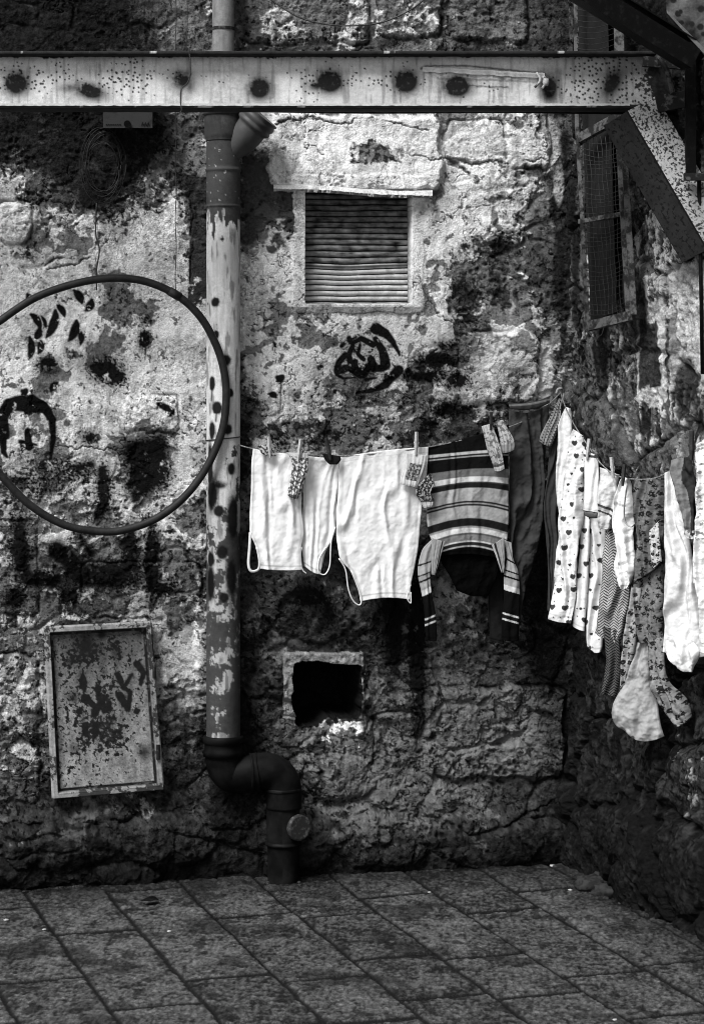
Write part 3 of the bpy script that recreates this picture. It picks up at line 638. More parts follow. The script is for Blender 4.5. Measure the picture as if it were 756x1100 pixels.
# ================================================================== DRAIN PIPE
def drain():
    pc = off(BACK, .075)                                   # axis plane
    foot = pc.at(305, 950); root = empty('drain_pipe', (foot[0], foot[1], 0), 'tall soil pipe down the wall, flaking white in its middle, ending in a dark bend', 'pipe')
    R = .0545
    def vert(name, u0, u1, v0, v1, r, alb_fn, m, step=1., parent=root, plane=pc, bulge=None):
        v = np.arange(v0, v1 + step, step); th = np.linspace(0, 2 * math.pi, 97)[:-1]
        V, T = np.meshgrid(v, th, indexing='ij')
        ax = plane.at(u0 + (u1 - u0) * (V - v0) / (v1 - v0), V)
        rr = np.full(V.shape, r) if bulge is None else r + bulge(V)
        P = ax.copy(); P[..., 0] += rr * np.sin(T); P[..., 1] -= rr * np.cos(T)
        uu = (u0 + u1) / 2 + np.sin(T) * r / .00304
        fr = np.cos(T)
        A = alb_fn(uu, V, T)
        # closed ends
        cap0 = ax[:1].mean(1, keepdims=True).repeat(P.shape[1], 1); cap1 = ax[-1:].mean(1, keepdims=True).repeat(P.shape[1], 1)
        P = np.concatenate([cap0, P, cap1]); A = np.concatenate([A[:1], A, A[-1:]])
        return grid(name, P, m, np.clip(A, .003, .8), parent, wrap=True)
    def painted(u, V, T):
        s = T * R / .00304; s = np.where(T > math.pi, s - 2 * math.pi * R / .00304, s)
        n1 = fbm(s, V, 30, 5, 401, .6); n2 = fbm(s, V, 5, 4, 402, .6); st = fbm(s, V * .09, 4.5, 4, 403, .6); st2 = fbm(s, V * .2, 7, 3, 404)
        A = (.62 + .22 * st + .08 * n1) * (1 - .45 * ss(440, 640, V + 30 * n1))
        A *= 1 - .55 * ss(.15, .4, st2 + .2 * n1)
        bare = .050 + .02 * n1
        up = ss(-.04, .04, (V - 238) / 40. + .8 * st2 + .3 * n1)            # ragged upper edge of the paint
        dens = 1.15 - ss(430, 600, V) * .52 - ss(640, 700, V) * .10
        keep = ss(-.05, .06, dens - .60 + .75 * n1 + .30 * st2 + .25 * n2 - .22 * ss(6, 17, np.abs(s + 1)) * ss(520, 640, V))
        A = bare * (1 - up * keep) + A * up * keep
        A += ss(.50, .54, n2 + .1 * n1) * (V < 240) * .25
        ink = np.zeros(V.shape)
        for (x, y, rx, ry, k) in ((-8, 325, 5, 5, 1.5), (4, 387, 6, 6, 1.3), (-12, 412, 3.5, 7, 2), (9, 422, 3, 4, 2), (-6, 438, 5, 6, 2), (-7, 360, 3, 4, 2), (6, 461, 5, 6, 1.3), (-12, 462, 4, 10, 1.5), (-4, 548, 6, 6, 1.5), (10, 503, 4, 6, 1.5),
                               (-14, 600, 5, 8, 1.5), (0, 592, 6, 7, 1.5), (12, 555, 8, 26, 1.2), (-12, 530, 8, 20, 1.2), (-14, 625, 6, 20, 1.2), (10, 620, 7, 24, 1.1), (-5, 520, 14, 6, .8), (2, 640, 6, 6, 1.2), (-15, 500, 5, 30, 1.2)):
            ink = np.maximum(ink, np.clip(k * blob(s, V, x, y, rx, ry), 0, 1))
        ink = ss(.2, .8, ink + .18 * n2) * .99
        for p, w in (([(-12, 414), (-13, 430)], 1.), ([(-6, 440), (-7, 452)], 1.)): ink = np.maximum(ink, stroke(s, V, p, w))
        A = A * (1 - ink) + .004 * ink
        return A
    def dark(base, seed, k=.4):
        return lambda u, V, T: base * (1 + k * fbm(T * 18, V, 30, 5, seed, .6) * 1.6) + .0
    vert('upper_pipe', 239, 240, -330, 130, .035, lambda u, V, T: np.where(np.abs(V - 31) < 1.2, .03, .20 + .06 * fbm(T * 12, V * .2, 6, 4, 410)), M_PAINTED)
    vert('pipe_socket', 239.5, 240, 117, 152, .060, dark(.055, 411), M_PVC_A, bulge=lambda V: np.where(V < 124, .005, 0) * (np.sin(V * 2) * .3 + 1) - .004 * ss(145, 152, V))
    vert('pipe', 240, 240, 140, 796, R, painted, M_PAINTED, step=.9, bulge=lambda V: .0035 * (np.exp(-((V - 183) / 2.) ** 2) + np.exp(-((V - 222) / 1.) ** 2)))
    # branch socket (y piece)
    a = pc.at(242, 172); b = pc.at(279, 126, -.0) + N0 * .05; a = a + N0 * .005
    m = MB(); d = b - a; rs = []; pts = []
    for t in np.linspace(0, 1, 40):
        pts.append(a + d * t); r = .030 + .022 * ss(0, .62, np.array(t)) + (.006 if t > .72 else 0) + (.004 if abs(t - .78) < .03 or abs(t - .9) < .03 or t > .97 else 0); rs.append(float(r))
    m.tube(pts, rs, 40, cap=False)
    m.tube(pts[::-1], [r * .88 for r in rs[::-1]], 40, cap=True)
    m.build('branch_socket', mat('grey_plastic_pipe', .075, .045, .5, .2, 15, rough=.5, spec=.2, fine=.06, bump=.08), root, smooth=True)
    # lower bend
    def ring(name, pts, r, mm=M_PVC, n=40):
        k = MB(); k.tube(pts, r, n); return k.build(name, mm, root, smooth=True)
    ring('coupling', [pc.at(240, 790), pc.at(240, 792), pc.at(240, 797), pc.at(240, 798), pc.at(240, 804), pc.at(240, 806), pc.at(240, 812)], [.062, .066, .066, .061, .061, .065, .065])
    path = [pc.at(240, 808), pc.at(240, 816), pc.at(243, 826), pc.at(250, 832, .0), pc.at(262, 832, .01), pc.at(275, 829, .015), pc.at(288, 828, .015), pc.at(298, 833, .015), pc.at(304, 843, .015), pc.at(305, 855, .015), pc.at(305, 868, .015)]
    ring('elbow', spline(path, 6), .058)
    ring('coupling', [pc.at(267, 830, .012), pc.at(269, 830, .012), pc.at(271, 829.7, .012), pc.at(276, 829.3, .013), pc.at(278, 829, .014)], [.058, .065, .062, .062, .065])
    vert('lower_pipe', 304, 305, 846, 952, .054, dark(.007, 415, .8), M_PVC_A, plane=off(BACK, .09), bulge=lambda V: .006 * ((V < 850) | (np.abs(V - 906) < 1.2)) - .002 * (V > 908))
    cap = MB(); c0 = off(BACK, .09).at(311, 886)
    nn = np.array([.55, -.83, 0]); 
    cap.tube([c0, c0 + nn * .050, c0 + nn * .0505, c0 + nn * .064, c0 + nn * .066], [.036, .036, .042, .042, .036], 28); cap.build('inspection_cap', mat('worn_cap', .02, .10, .55, .08, 60, rough=.6), root, smooth=True)
    # clamps on the wall
    for v in (31,):
        cl = MB(); cl.tube([pc.at(240, v - 1.5), pc.at(240, v + 1.5)], .0375 if v < 100 else .0565, 32); cl.build('pipe_clamp', M_RUST, root)
M_PVC_A = mat('dark_pipe_tinted', attr=True, rough=.5, fine=.12, bump=.15, spec=.06, grit=.2)
drain()

# ================================================================== STEEL BEAM
def beam():
    Y = 6.8; s = Y / F
    pl = front(Y)
    def z(v): return EYE - (v - CV) * s
    root = empty('steel_beam', (0, Y, z(118)), 'long horizontal white painted steel beam dotted with black sprayed spots, across the top', 'beam')
    u = np.arange(-420, 722, .9); v = np.arange(57, 117, .8); U, V = np.meshgrid(u, v)
    n1 = fbm(U, V, 40, 5, 501, .6); n2 = fbm(U, V, 5, 4, 502, .6); st = fbm(U, V * .1, 6, 4, 503)
    H = .002 * fbm(U, V, 90, 3, 504) + .0006 * n2 - .001
    A = .66 + .05 * n1 + .05 * n2 - .22 * ss(.1, .45, st) - .12 * ss(.0, .3, fbm(U, V, 70, 4, 560)) + .03 * fbm(U * .1, V, 3, 2, 505)
    A *= 1 - .55 * ss(560, 690, U + 20 * n1); A *= 1 - .25 * ss(72, 58, V)
    f1, _, cid = worley(U, V, 4.6, 506); fd = ss(-.25, .55, fbm(U, V, 60, 3, 507) + .65 * np.exp(-((V - 84) / 16) ** 2) + .55 * ss(560, 660, U) - .45)
    dots = (cid < .15 + .6 * fd) * (1 - ss(.13 + .10 * fd, .22 + .10 * fd, f1)) * ss(.02, .1, fd); A *= 1 - .93 * dots
    ed = ss(1.5, .3, np.minimum(V - 57, 40) - 3 - 3 * n1 - 3 * n2); A = A * (1 - ed) + .012 * ed       # rust creeping from the top edge
    ed = ss(1.5, .3, (116 - V) - .5 - 3 * np.maximum(n2, 0)); A = A * (1 - .8 * ed) + .02 * ed
    rst = ss(.0, .1, (U - 688) / 30. + .8 * n1 + .6 * n2 - np.abs(V - 92) / 60. + .15); A = A * (1 - rst) + (.015 + .02 * n2) * rst
    ink = np.zeros(U.shape)
    for (x, y, rx, ry, rot, k) in ((18, 90, 12, 11, 0, 1.5), (97, 98, 15, 8, .25, 1.35), (80, 94, 14, 5, -.1, .8), (196, 86, 12, 10, 0, 1.1), (204, 92, 5, 8, 0, .8), (279, 95, 10.5, 10, 0, 1.6), (354, 88, 13, 11, 0, 1.6), (340, 92, 10, 6, 0, 1), (436, 88, 12, 11, 0, 1.6),
                          (491, 93, 14, 11, 0, 1.5), (590, 94, 9, 14, .0, 1.3), (657, 90, 9, 15, .6, 1.2), (-60, 90, 12, 10, 0, 1.5), (-150, 92, 12, 10, 0, 1.5)):
        ink = np.maximum(ink, np.clip(k * blob(U + 1.5 * n2, V + 1.5 * n2, x, y, rx * 1.22, ry * 1.22, rot), 0, 1))
    ink = np.clip(ink * (1.05 + .25 * n2), 0, .997); A = A * (1 - ink) + .004 * ink
    for p in ([(204, 62), (205, 80), (201, 90), (195, 95), (194, 116)],): A *= 1 - .9 * stroke(U, V, p, .8)
    for x in (168, 218, 226, 236, 247): A *= 1 - .22 * stroke(U + 2 * n1, V, [(x, 60), (x, 108)], 1., .6)
    A *= 1 - .9 * stroke(U + n2, V + n2, [(452, 74), (456, 71), (500, 70.5), (585, 79)], .9); A *= 1 - .85 * stroke(U, V + 2 * n2, [(500, 92), (545, 94)], .8) ; A *= 1 - .5 * stroke(U, V + 2 * n2, [(470, 84), (585, 88)], 1.5)
    P = pl.at(U, V, 0) + H[..., None] * np.array([0, -1., 0])
    xr = pl.at(722, 90)[0]; xl = pl.at(-420, 90)[0]
    # web with thickness: a front sheet and a back sheet
    Pb = P.copy(); Pb[..., 1] = Y + .006
    co = np.concatenate([P.reshape(-1, 3), Pb[[0, -1]][:, ::1].reshape(-1, 3)])
    grid('web', P, M_PAINTED, np.clip(A, .008, .8), root)
    bk = MB(); bk.box8([(x, y, zz) for zz in (z(116), z(58)) for x, y in ((xl, Y + .003), (xr - .004, Y + .003), (xr - .004, Y + .009), (xl, Y + .009))]); bk.build('web_back', M_RUST, root)
    # flanges: rough edged plates
    def flange(name, z0, z1, m, front_alb, uR, dy0=-.045, dy1=.05, seed=0):
        uu = np.arange(-420, uR, 1.2); n = fbm(uu, uu * 0 + seed, 12, 4, 510 + seed) ; x = (uu - CU) * s
        prof = [(dy1, z0), (dy0 + .002, z0), (dy0, z0 + .002), (dy0, (z0 + z1) / 2), (dy0, z1 - .002), (dy0 + .002, z1), (dy1, z1)]
        P = np.zeros((len(prof) + 1, len(uu), 3)); A = np.zeros(P.shape[:2])
        for j, (dy, zz) in enumerate(prof + [prof[0]]):
            P[j, :, 0] = x; P[j, :, 1] = Y + dy + .0018 * n * (abs(dy - dy0) < .005); P[j, :, 2] = zz + .0012 * n
            A[j] = front_alb
        A = A * (1 + .5 * fbm(np.tile(uu, (8, 1)), np.arange(8)[:, None] * 4. + 0 * uu, 10, 4, 520 + seed))
        flake = ss(.22, .3, fbm(uu, uu * 0 + 3, 40, 5, 530 + seed, .7)); A[1:6] = A[1:6] * (1 - flake) + .35 * flake * (np.arange(1, 6)[:, None] > 2)
        grid(name, P, m, np.clip(A, .008, .5), root)
    flange('top_flange', z(61), z(57), M_PAINTED, .014, 703, seed=1)
    flange('bottom_flange', z(118.5), z(114.0), M_PAINTED, .016, 702, seed=2)
    lip = MB(); uu = np.arange(-420, 676, 2.)
    n = fbm(uu, uu * 0, 8, 4, 540); xs = (uu - CU) * s
    for i in range(len(uu) - 1):
        pass
    P = np.zeros((2, len(uu), 3)); P[0, :, 0] = xs; P[1, :, 0] = xs; P[0, :, 1] = Y - .0475; P[1, :, 1] = Y - .0478
    P[0, :, 2] = z(113.2 ) ; P[1, :, 2] = z(115.6 + 0 * uu) - .0022 * n
    grid('paint_lip', P, M_PAINTED, np.full((2, len(uu)), .5), root, flip=True)
    # torn strip of sheet metal
    t = np.arange(454, 585, 1.5); nz = fbm(t, t * 0, 14, 3, 550)
    P = np.zeros((4, len(t), 3)); A = np.zeros((4, len(t)))
    for j, (dv, dy, al) in enumerate(((-.6, -.003, .02), (0, -.010, .5), (2.0, -.007, .62), (5.0, -.0045, .62))):
        P[j, :, 0] = (t - CU) * s; P[j, :, 1] = Y + dy - .004 * nz; P[j, :, 2] = EYE - (72 + (t - 454) * .055 + dv + nz * 1.5 - CV) * s; A[j] = al
    grid('torn_strip', P, M_PAINTED, A, root)
    d = MB(); d.tube(spline([pl.at(583, 82, .02), pl.at(586, 88, .022), pl.at(582, 95, .02)], 6), [.006] * 4 + [.010] * 5 + [.004] * 4, 10); d.tube(spline([pl.at(576, 78, .02), pl.at(580, 86, .024), pl.at(574, 94, .02)], 5), .004, 8)
    d.build('bent_hook', M_RUSTW, root, smooth=True)
    return root
beam()

# conduit under the beam
m = MB(); m.tube([front(6.86).at(u, 118.8 + .004 * (u - 250) + .6 * math.sin(u * .02)) for u in range(250, 742, 12)], .0065, 10)
tag(m.build('conduit', M_DARK, smooth=True), 'thin dark horizontal rod running just under the right part of the beam', 'rod')

# diagonal angle-iron brace
def brace():
    a = front(6.72).at(674, 119); b = front(6.66).at(760, 268)
    d = (b - a) / np.linalg.norm(b - a); yv = np.array([0, 1., 0]); n = np.cross(d, yv); n /= np.linalg.norm(n)
    if n[0] > 0: n = -n
    root = empty('diagonal_brace', b, 'slanting angle iron brace with a pale and a dark face below the beam', 'brace')
    w = .112; th = .008
    for nm, sg, m in (('dark_flange', 1, None), ('pale_flange', -1, None)):
        cc = .66 if sg > 0 else .93; e = n * sg * cc + yv * math.sqrt(1 - cc * cc); L = np.linalg.norm(b - a)
        S_, T_ = np.meshgrid(np.linspace(0, 1, 70), np.linspace(0, 1, 320))
        U = S_ * 40; V = T_ * 170 + (900 if sg > 0 else 0)
        n1 = fbm(U, V, 25, 5, 601, .6); n2 = fbm(U, V, 4.5, 3, 602, .6); f1, _, _ = worley(U, V, 5, 603)
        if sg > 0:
            A = .024 + .014 * n1; A *= 1 - .85 * ss(.22, .32, n2 + .12 * n1); A *= 1 - .8 * (S_ < .06)  # underside leg, its shade is put into the colour
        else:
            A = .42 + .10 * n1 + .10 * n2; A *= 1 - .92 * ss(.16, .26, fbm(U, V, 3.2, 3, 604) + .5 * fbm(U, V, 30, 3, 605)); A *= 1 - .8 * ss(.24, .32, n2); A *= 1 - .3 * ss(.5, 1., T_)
        nr = np.cross(d, e); nr = nr * (-1 if nr[1] > 0 else 1)
        P = a + d * (T_ * L)[..., None] + e * (S_ * w)[..., None]
        nx_ = P.shape[1]; Pb = P - nr * th
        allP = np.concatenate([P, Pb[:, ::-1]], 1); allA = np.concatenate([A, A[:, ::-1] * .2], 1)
        c0 = allP[:1].mean(1, keepdims=True).repeat(allP.shape[1], 1); c1 = allP[-1:].mean(1, keepdims=True).repeat(allP.shape[1], 1)
        allP = np.concatenate([c0, allP, c1]); allA = np.concatenate([allA[:1], allA, allA[-1:]])
        grid(nm, allP, M_PAINTED, np.clip(allA, .008, .6), root, wrap=True, smooth=False)
brace()

def dark_steel():
    # black girder slanting across the top right
    a = front(6.5).at(560, -48); b = front(6.6).at(742, 64)
    m = MB(); m.bar(a, b, .06, .10, up=(0, -1, 0)); m.bar(a + np.array([0, 0, .055]), b + np.array([0, 0, .055]), .004, .1, up=(0, -1, 0))
    root = empty('steel_girder', b, 'black steel girder slanting down to the right end of the beam at the top', 'girder')
    m.build('girder_body', M_DARK, root)
    # spotted rusty plate in the corner
    c = [(712, -30), (790, -30), (790, 96), (716, 14)]
    S_, T_ = np.meshgrid(np.linspace(0, 1, 110), np.linspace(0, 1, 130))
    U = (c[0][0] * (1 - S_) + c[1][0] * S_) * (1 - T_) + (c[3][0] * (1 - S_) + c[2][0] * S_) * T_
    V = (c[0][1] * (1 - S_) + c[1][1] * S_) * (1 - T_) + (c[3][1] * (1 - S_) + c[2][1] * S_) * T_
    n1 = fbm(U, V, 30, 5, 611, .6); f1, _, cid = worley(U, V, 13, 612)
    A = np.clip(.06 + .12 * n1, .01, .2); A *= 1 - .9 * (1 - ss(.18, .3, f1 - .1 * (cid - .5))); A = np.where(T_ > .93, .12, A)
    pr = empty('rusty_plate', front(6.55).at(756, 60), 'spotted rusty steel plate in the top right corner', 'plate')
    P = front(6.55).at(U, V, 0) + (.004 * n1)[..., None] * np.array([0, -1, 0])
    Pb = P + np.array([0, .012, 0]); allP = np.concatenate([P, Pb[:, ::-1]], 1); allA = np.concatenate([A, A[:, ::-1]], 1)
    allP = np.concatenate([allP[:1].mean(1, keepdims=True).repeat(allP.shape[1], 1), allP, allP[-1:].mean(1, keepdims=True).repeat(allP.shape[1], 1)]); allA = np.concatenate([allA[:1], allA, allA[-1:]])
    grid('plate_body', allP, M_PAINTED, np.clip(allA, .01, .4), pr, wrap=True)
    # upright post with a clamp and a thin rod
    po = empty('steel_post', front(6.7).at(744, 190), 'dark upright steel post with a clamp at the far right edge under the plate', 'post')
    m = MB(); p0, p1 = front(6.72).at(741, -60), front(6.72).at(741, 188); m.bar(p0, p1, .03, .03, up=(0, 1, 0)); m.build('post_body', M_DARK, po)
    m = MB(); q0 = front(6.68).at(734, 190); m.bar(q0, front(6.68).at(760, 190), .02, .022); m.tube([front(6.66).at(739, 190), front(6.62).at(739, 190)], .010, 6); m.build('clamp', M_RUST, po)
    m = MB(); m.tube([front(6.70).at(750, 186), front(6.70).at(752, 280), front(6.70).at(754, 402)], .006, 8); m.build('rod', M_DARK, po, smooth=True)
    m = MB(); m.bar(front(6.74).at(690, 66), front(6.74).at(745, 70), .02, .03); m.bar(front(6.74).at(705, 112), front(6.74).at(748, 104), .02, .05); m.tube(spline([front(6.72).at(706, 60), front(6.70).at(716, 76), front(6.72).at(722, 100)], 5), .008, 8)
    m.build('gusset', M_RUST, po)
dark_steel()

# ================================================================== WIRE WINDOW CAGE on the right wall
def cage():
    pl = off(RIGHT, .10)
    root = empty('window_cage', pl.at(640, 350), 'tall narrow rusty frame with wire mesh over a slot window on the right wall', 'window cage')
    A = lambda u, v, d=0.: pl.at(u, v) + RN * d
    m = MB()
    m.bar(A(617, -60), A(619, 130), .012, .012, up=(0, 1, 0)); m.bar(A(619, 130), A(631, 352), .012, .012, up=(0, 1, 0))
    m.bar(A(650, -60, -.04), A(655, 160, -.04), .030, .012, up=(0, 1, 0)); m.bar(A(655, 160, -.04), A(665, 341, -.04), .032, .012, up=(0, 1, 0)); m.bar(A(661, 165, -.03), A(671, 338, -.03), .018, .012, up=(0, 1, 0))
    m.bar(A(622, 149), A(658, 122, -.04), .02, .03); m.bar(A(630, 351), A(669, 338, -.04), .02, .030)
    m.bar(A(622, 238), A(664, 228, -.04), .010, .014)
    m.build('cage_frame', mat('cage_iron', .02, .12, .5, .08, 30, rough=.7, spec=.1), root)
    w = MB()
    for i in range(34):
        v = 152 + i * 6.; 
        u0 = 622 + (v - 149) * .044; u1 = 657 + (v - 149) * .043
        sag = 4 + 3 * math.sin(i * .9); w.tube([A(u0 + (u1 - u0) * t, v - t * 11 * (.3 + i / 40) + sag * math.sin(math.pi * t), -.04 * t) for t in np.linspace(0, 1, 7)], .0012, 4)
    for i in range(11):
        t = (i + .5) / 11; w.tube([A(622 + (v - 149) * .044 + t * 35 + .8 * math.sin(v * .13 + i), v, -.04 * t) for v in range(146, 350, 12)], .0011, 4)
    for i in range(20):
        v = -56 + i * 6.; w.tube([A(619 + 31 * t, v + 4 * math.sin(math.pi * t) - 6 * t, -.04 * t) for t in np.linspace(0, 1, 6)], .0011, 4)
    w.build('wire_mesh', mat('galvanised_wire', .022, .010, .5, .1, 60, rough=.6), root)
    # black slot window behind the mesh
    b = MB(); q = [off(RIGHT, d).at(u, v) for d in (.02, .05) for u, v in ((634, 345), (662, 335), (650, -60), (617, -60))]; b.box8(q); b.build('dark_opening', mat('black_void', .006, .01, .5, .1, 20, rough=.9), root)
    l = MB(); l.tube(spline([A(630, 352), A(636, 362), A(645, 360), A(648, 352)], 5), .0015, 5); l.build('loose_wire', M_WIRE, root)
cage()

# ================================================================== BOX, CABLES, HOOP
def box_and_wires():
    pl = off(BACK, .10)
    root = empty('junction_box', pl.at(138, 138), 'pale junction box half hidden behind the beam at upper left', 'electrical box')
    m = MB(); q = [off(BACK, d).at(u, v) for d in (.01, .10) for u, v in ((111, 137.5), (164, 137.5), (164, 78), (111, 78))]; m.box8(q); m.build('box_body', M_BOX, root)
    m = MB(); m.tube([off(BACK, .1).at(137, 133), off(BACK, .108).at(137, 133)], .011, 16); m.build('knockout', M_DARK, root)
    m = MB(); 
    for i in range(7): m.tube([pl.at(114 + i * 2.4, 133.6, .002), pl.at(115.6 + i * 2.4, 133.6, .002)], .0012, 4)
    m.build('stamped_mark', M_DARK, root); m = MB()
    for i in range(3): m.tube(spline([pl.at(152 + i * 3, 135, .002), pl.at(153.5 + i * 3, 131.5, .002), pl.at(154.5 + i * 3, 135, .002)], 4), .001, 4)
    m.build('stamped_mark', M_DARK, root)
    # coil
    k = MB(); c = off(BACK, .05)
    rng = np.random.RandomState(4)
    for i in range(6):
        r = 16 + rng.rand() * 14; cx = 110 + rng.randn() * 4; cy = 178 + rng.randn() * 6; e = 1.2 + rng.rand() * .25
        k.tube([c.at(cx + r * .78 * math.cos(t), cy + r * e * math.sin(t), .004 * i - .01 + .006 * math.sin(3 * t + i)) for t in np.linspace(0, 2 * math.pi, 40)], .0015, 6)
    k.tube(spline([c.at(108, 142), c.at(116, 152), c.at(126, 158), c.at(132, 180)], 6), .002, 6)
    tag(k.build('cable_coil', mat('dusty_cable', .009, .005, .5, .1, 40, rough=.6), smooth=True), 'loose coil of thin cable hanging under the junction box', 'cable coil')
    k = MB(); k.tube(spline([off(BACK, .035).at(u, v) for u, v in ((104, 218), (103, 250), (107, 268), (104, 290), (104, 312))], 6), .0022, 6)
    tag(k.build('cable', M_WIRE, smooth=True), 'thin cable dropping down the wall from the coil to the hoop', 'cable')
    k = MB(); c = front(6.95)
    k.tube(spline([c.at(u, v) for u, v in ((270, -16), (290, -1), (320, 18), (350, 26), (380, 27.5), (410, 24), (440, 11), (462, -6))], 6), .0028, 6)
    tag(k.build('cable', M_WIRE, smooth=True), 'sagging black cable above the beam at the top centre', 'cable')
    for (a, b) in ((189, 'left'), (201, 'right')):
        k = MB(); k.tube([off(BACK, .03).at(a + .6 * math.sin(v * .1), v) for v in range(-60, 330 if a < 195 else 62, 8)], .0015, 5)
        tag(k.build('cable', M_WIRE, smooth=True), 'thin vertical wire at the %s of a pair beside the upper pipe' % b, 'cable')
    k = MB(); k.tube(spline([front(6.74).at(u, v) for u, v in ((203, 50), (204, 62), (205, 76), (202, 88), (195, 96), (194, 108), (195, 119), (190, 122))], 6), .0017, 6)
    tag(k.build('cable', M_WIRE, smooth=True), 'short black wire draped over the face of the beam between sprayed spots', 'cable')
    # hoop
    h = off(BACK, .145)
    pts = [(-58, 425), (-54, 404), (-42, 384), (-20, 361), (0, 345), (38, 320), (80, 305), (118, 299), (155, 302), (190, 317), (215, 340), (232, 370), (241, 400), (243, 430), (238, 465), (222, 502), (198, 534), (168, 557), (135, 569), (108, 571), (70, 564), (32, 542), (0, 509), (-25, 482), (-46, 460), (-56, 440), (-58, 425)]
    sp = spline([h.at(u, v) for u, v in pts], 8)
    k = MB(); k.tube(sp, .0125, 14); ho = empty('hoop', h.at(108, 571), 'large thin dark hoop hanging flat in front of the sprayed wall at left', 'hoop')
    k.build('ring', M_RUB, ho, smooth=True)
    k = MB(); i = 70; k.tube([sp[i] * .0 + sp[i], sp[i + 3]], .0145, 14); k.build('joint_sleeve', M_RUB, ho, smooth=True)
box_and_wires()

# ================================================================== CLOTHES LINE
LINE1 = [(240, 472, .075), (258, 479, .12), (285, 484, .14), (320, 487, .145), (365, 488, .145), (410, 484, .145), (455, 478, .14), (500, 468, .13), (545, 455, .11), (575, 440, .08), (600, 422, .02)]
LD = .115
LINE2 = [(600, 422), (608, 440), (618, 459), (632, 480), (645, 498), (662, 511), (684, 515), (705, 513), (720, 505), (740, 489), (760, 473), (800, 440)]
PR = off(RIGHT, LD)
def l1(u):
    for a, b in zip(LINE1, LINE1[1:]):
        if a[0] <= u <= b[0]: t = (u - a[0]) / (b[0] - a[0]); return a[1] + (b[1] - a[1]) * t, a[2] + (b[2] - a[2]) * t
def line():
    root = empty('clothesline', BACK.at(601, 422), 'sagging rope strung from the drain pipe to the corner and on along the right wall', 'clothesline')
    k = MB(); sp = spline([BACK.at(u, v) + N0 * d for u, v, d in LINE1], 6); k.tube(sp, .0022, 6)
    s0 = BACK.at(600, 422) + N0 * .02
    k.tube(spline([s0] + [PR.at(u, v) for u, v in LINE2[1:]], 6), .0022, 6); k.build('rope', M_ROPE, root, smooth=True)
    k = MB(); c = off(BACK, .02); k.tube(spline([c.at(597, 423), c.at(599, 418), c.at(604, 418), c.at(605, 424), c.at(603, 432)], 5), .004, 8); k.build('wall_hook', M_RUSTW, root, smooth=True)
    k = MB(); pc = off(BACK, .075); k.tube([pc.at(240, 471) + .057 * np.array([math.sin(t), -math.cos(t), .10 * math.sin(t)]) for t in np.linspace(0, 6.28, 30)], .002, 6); k.build('pipe_loop', M_WIRE, root, smooth=True)
line()

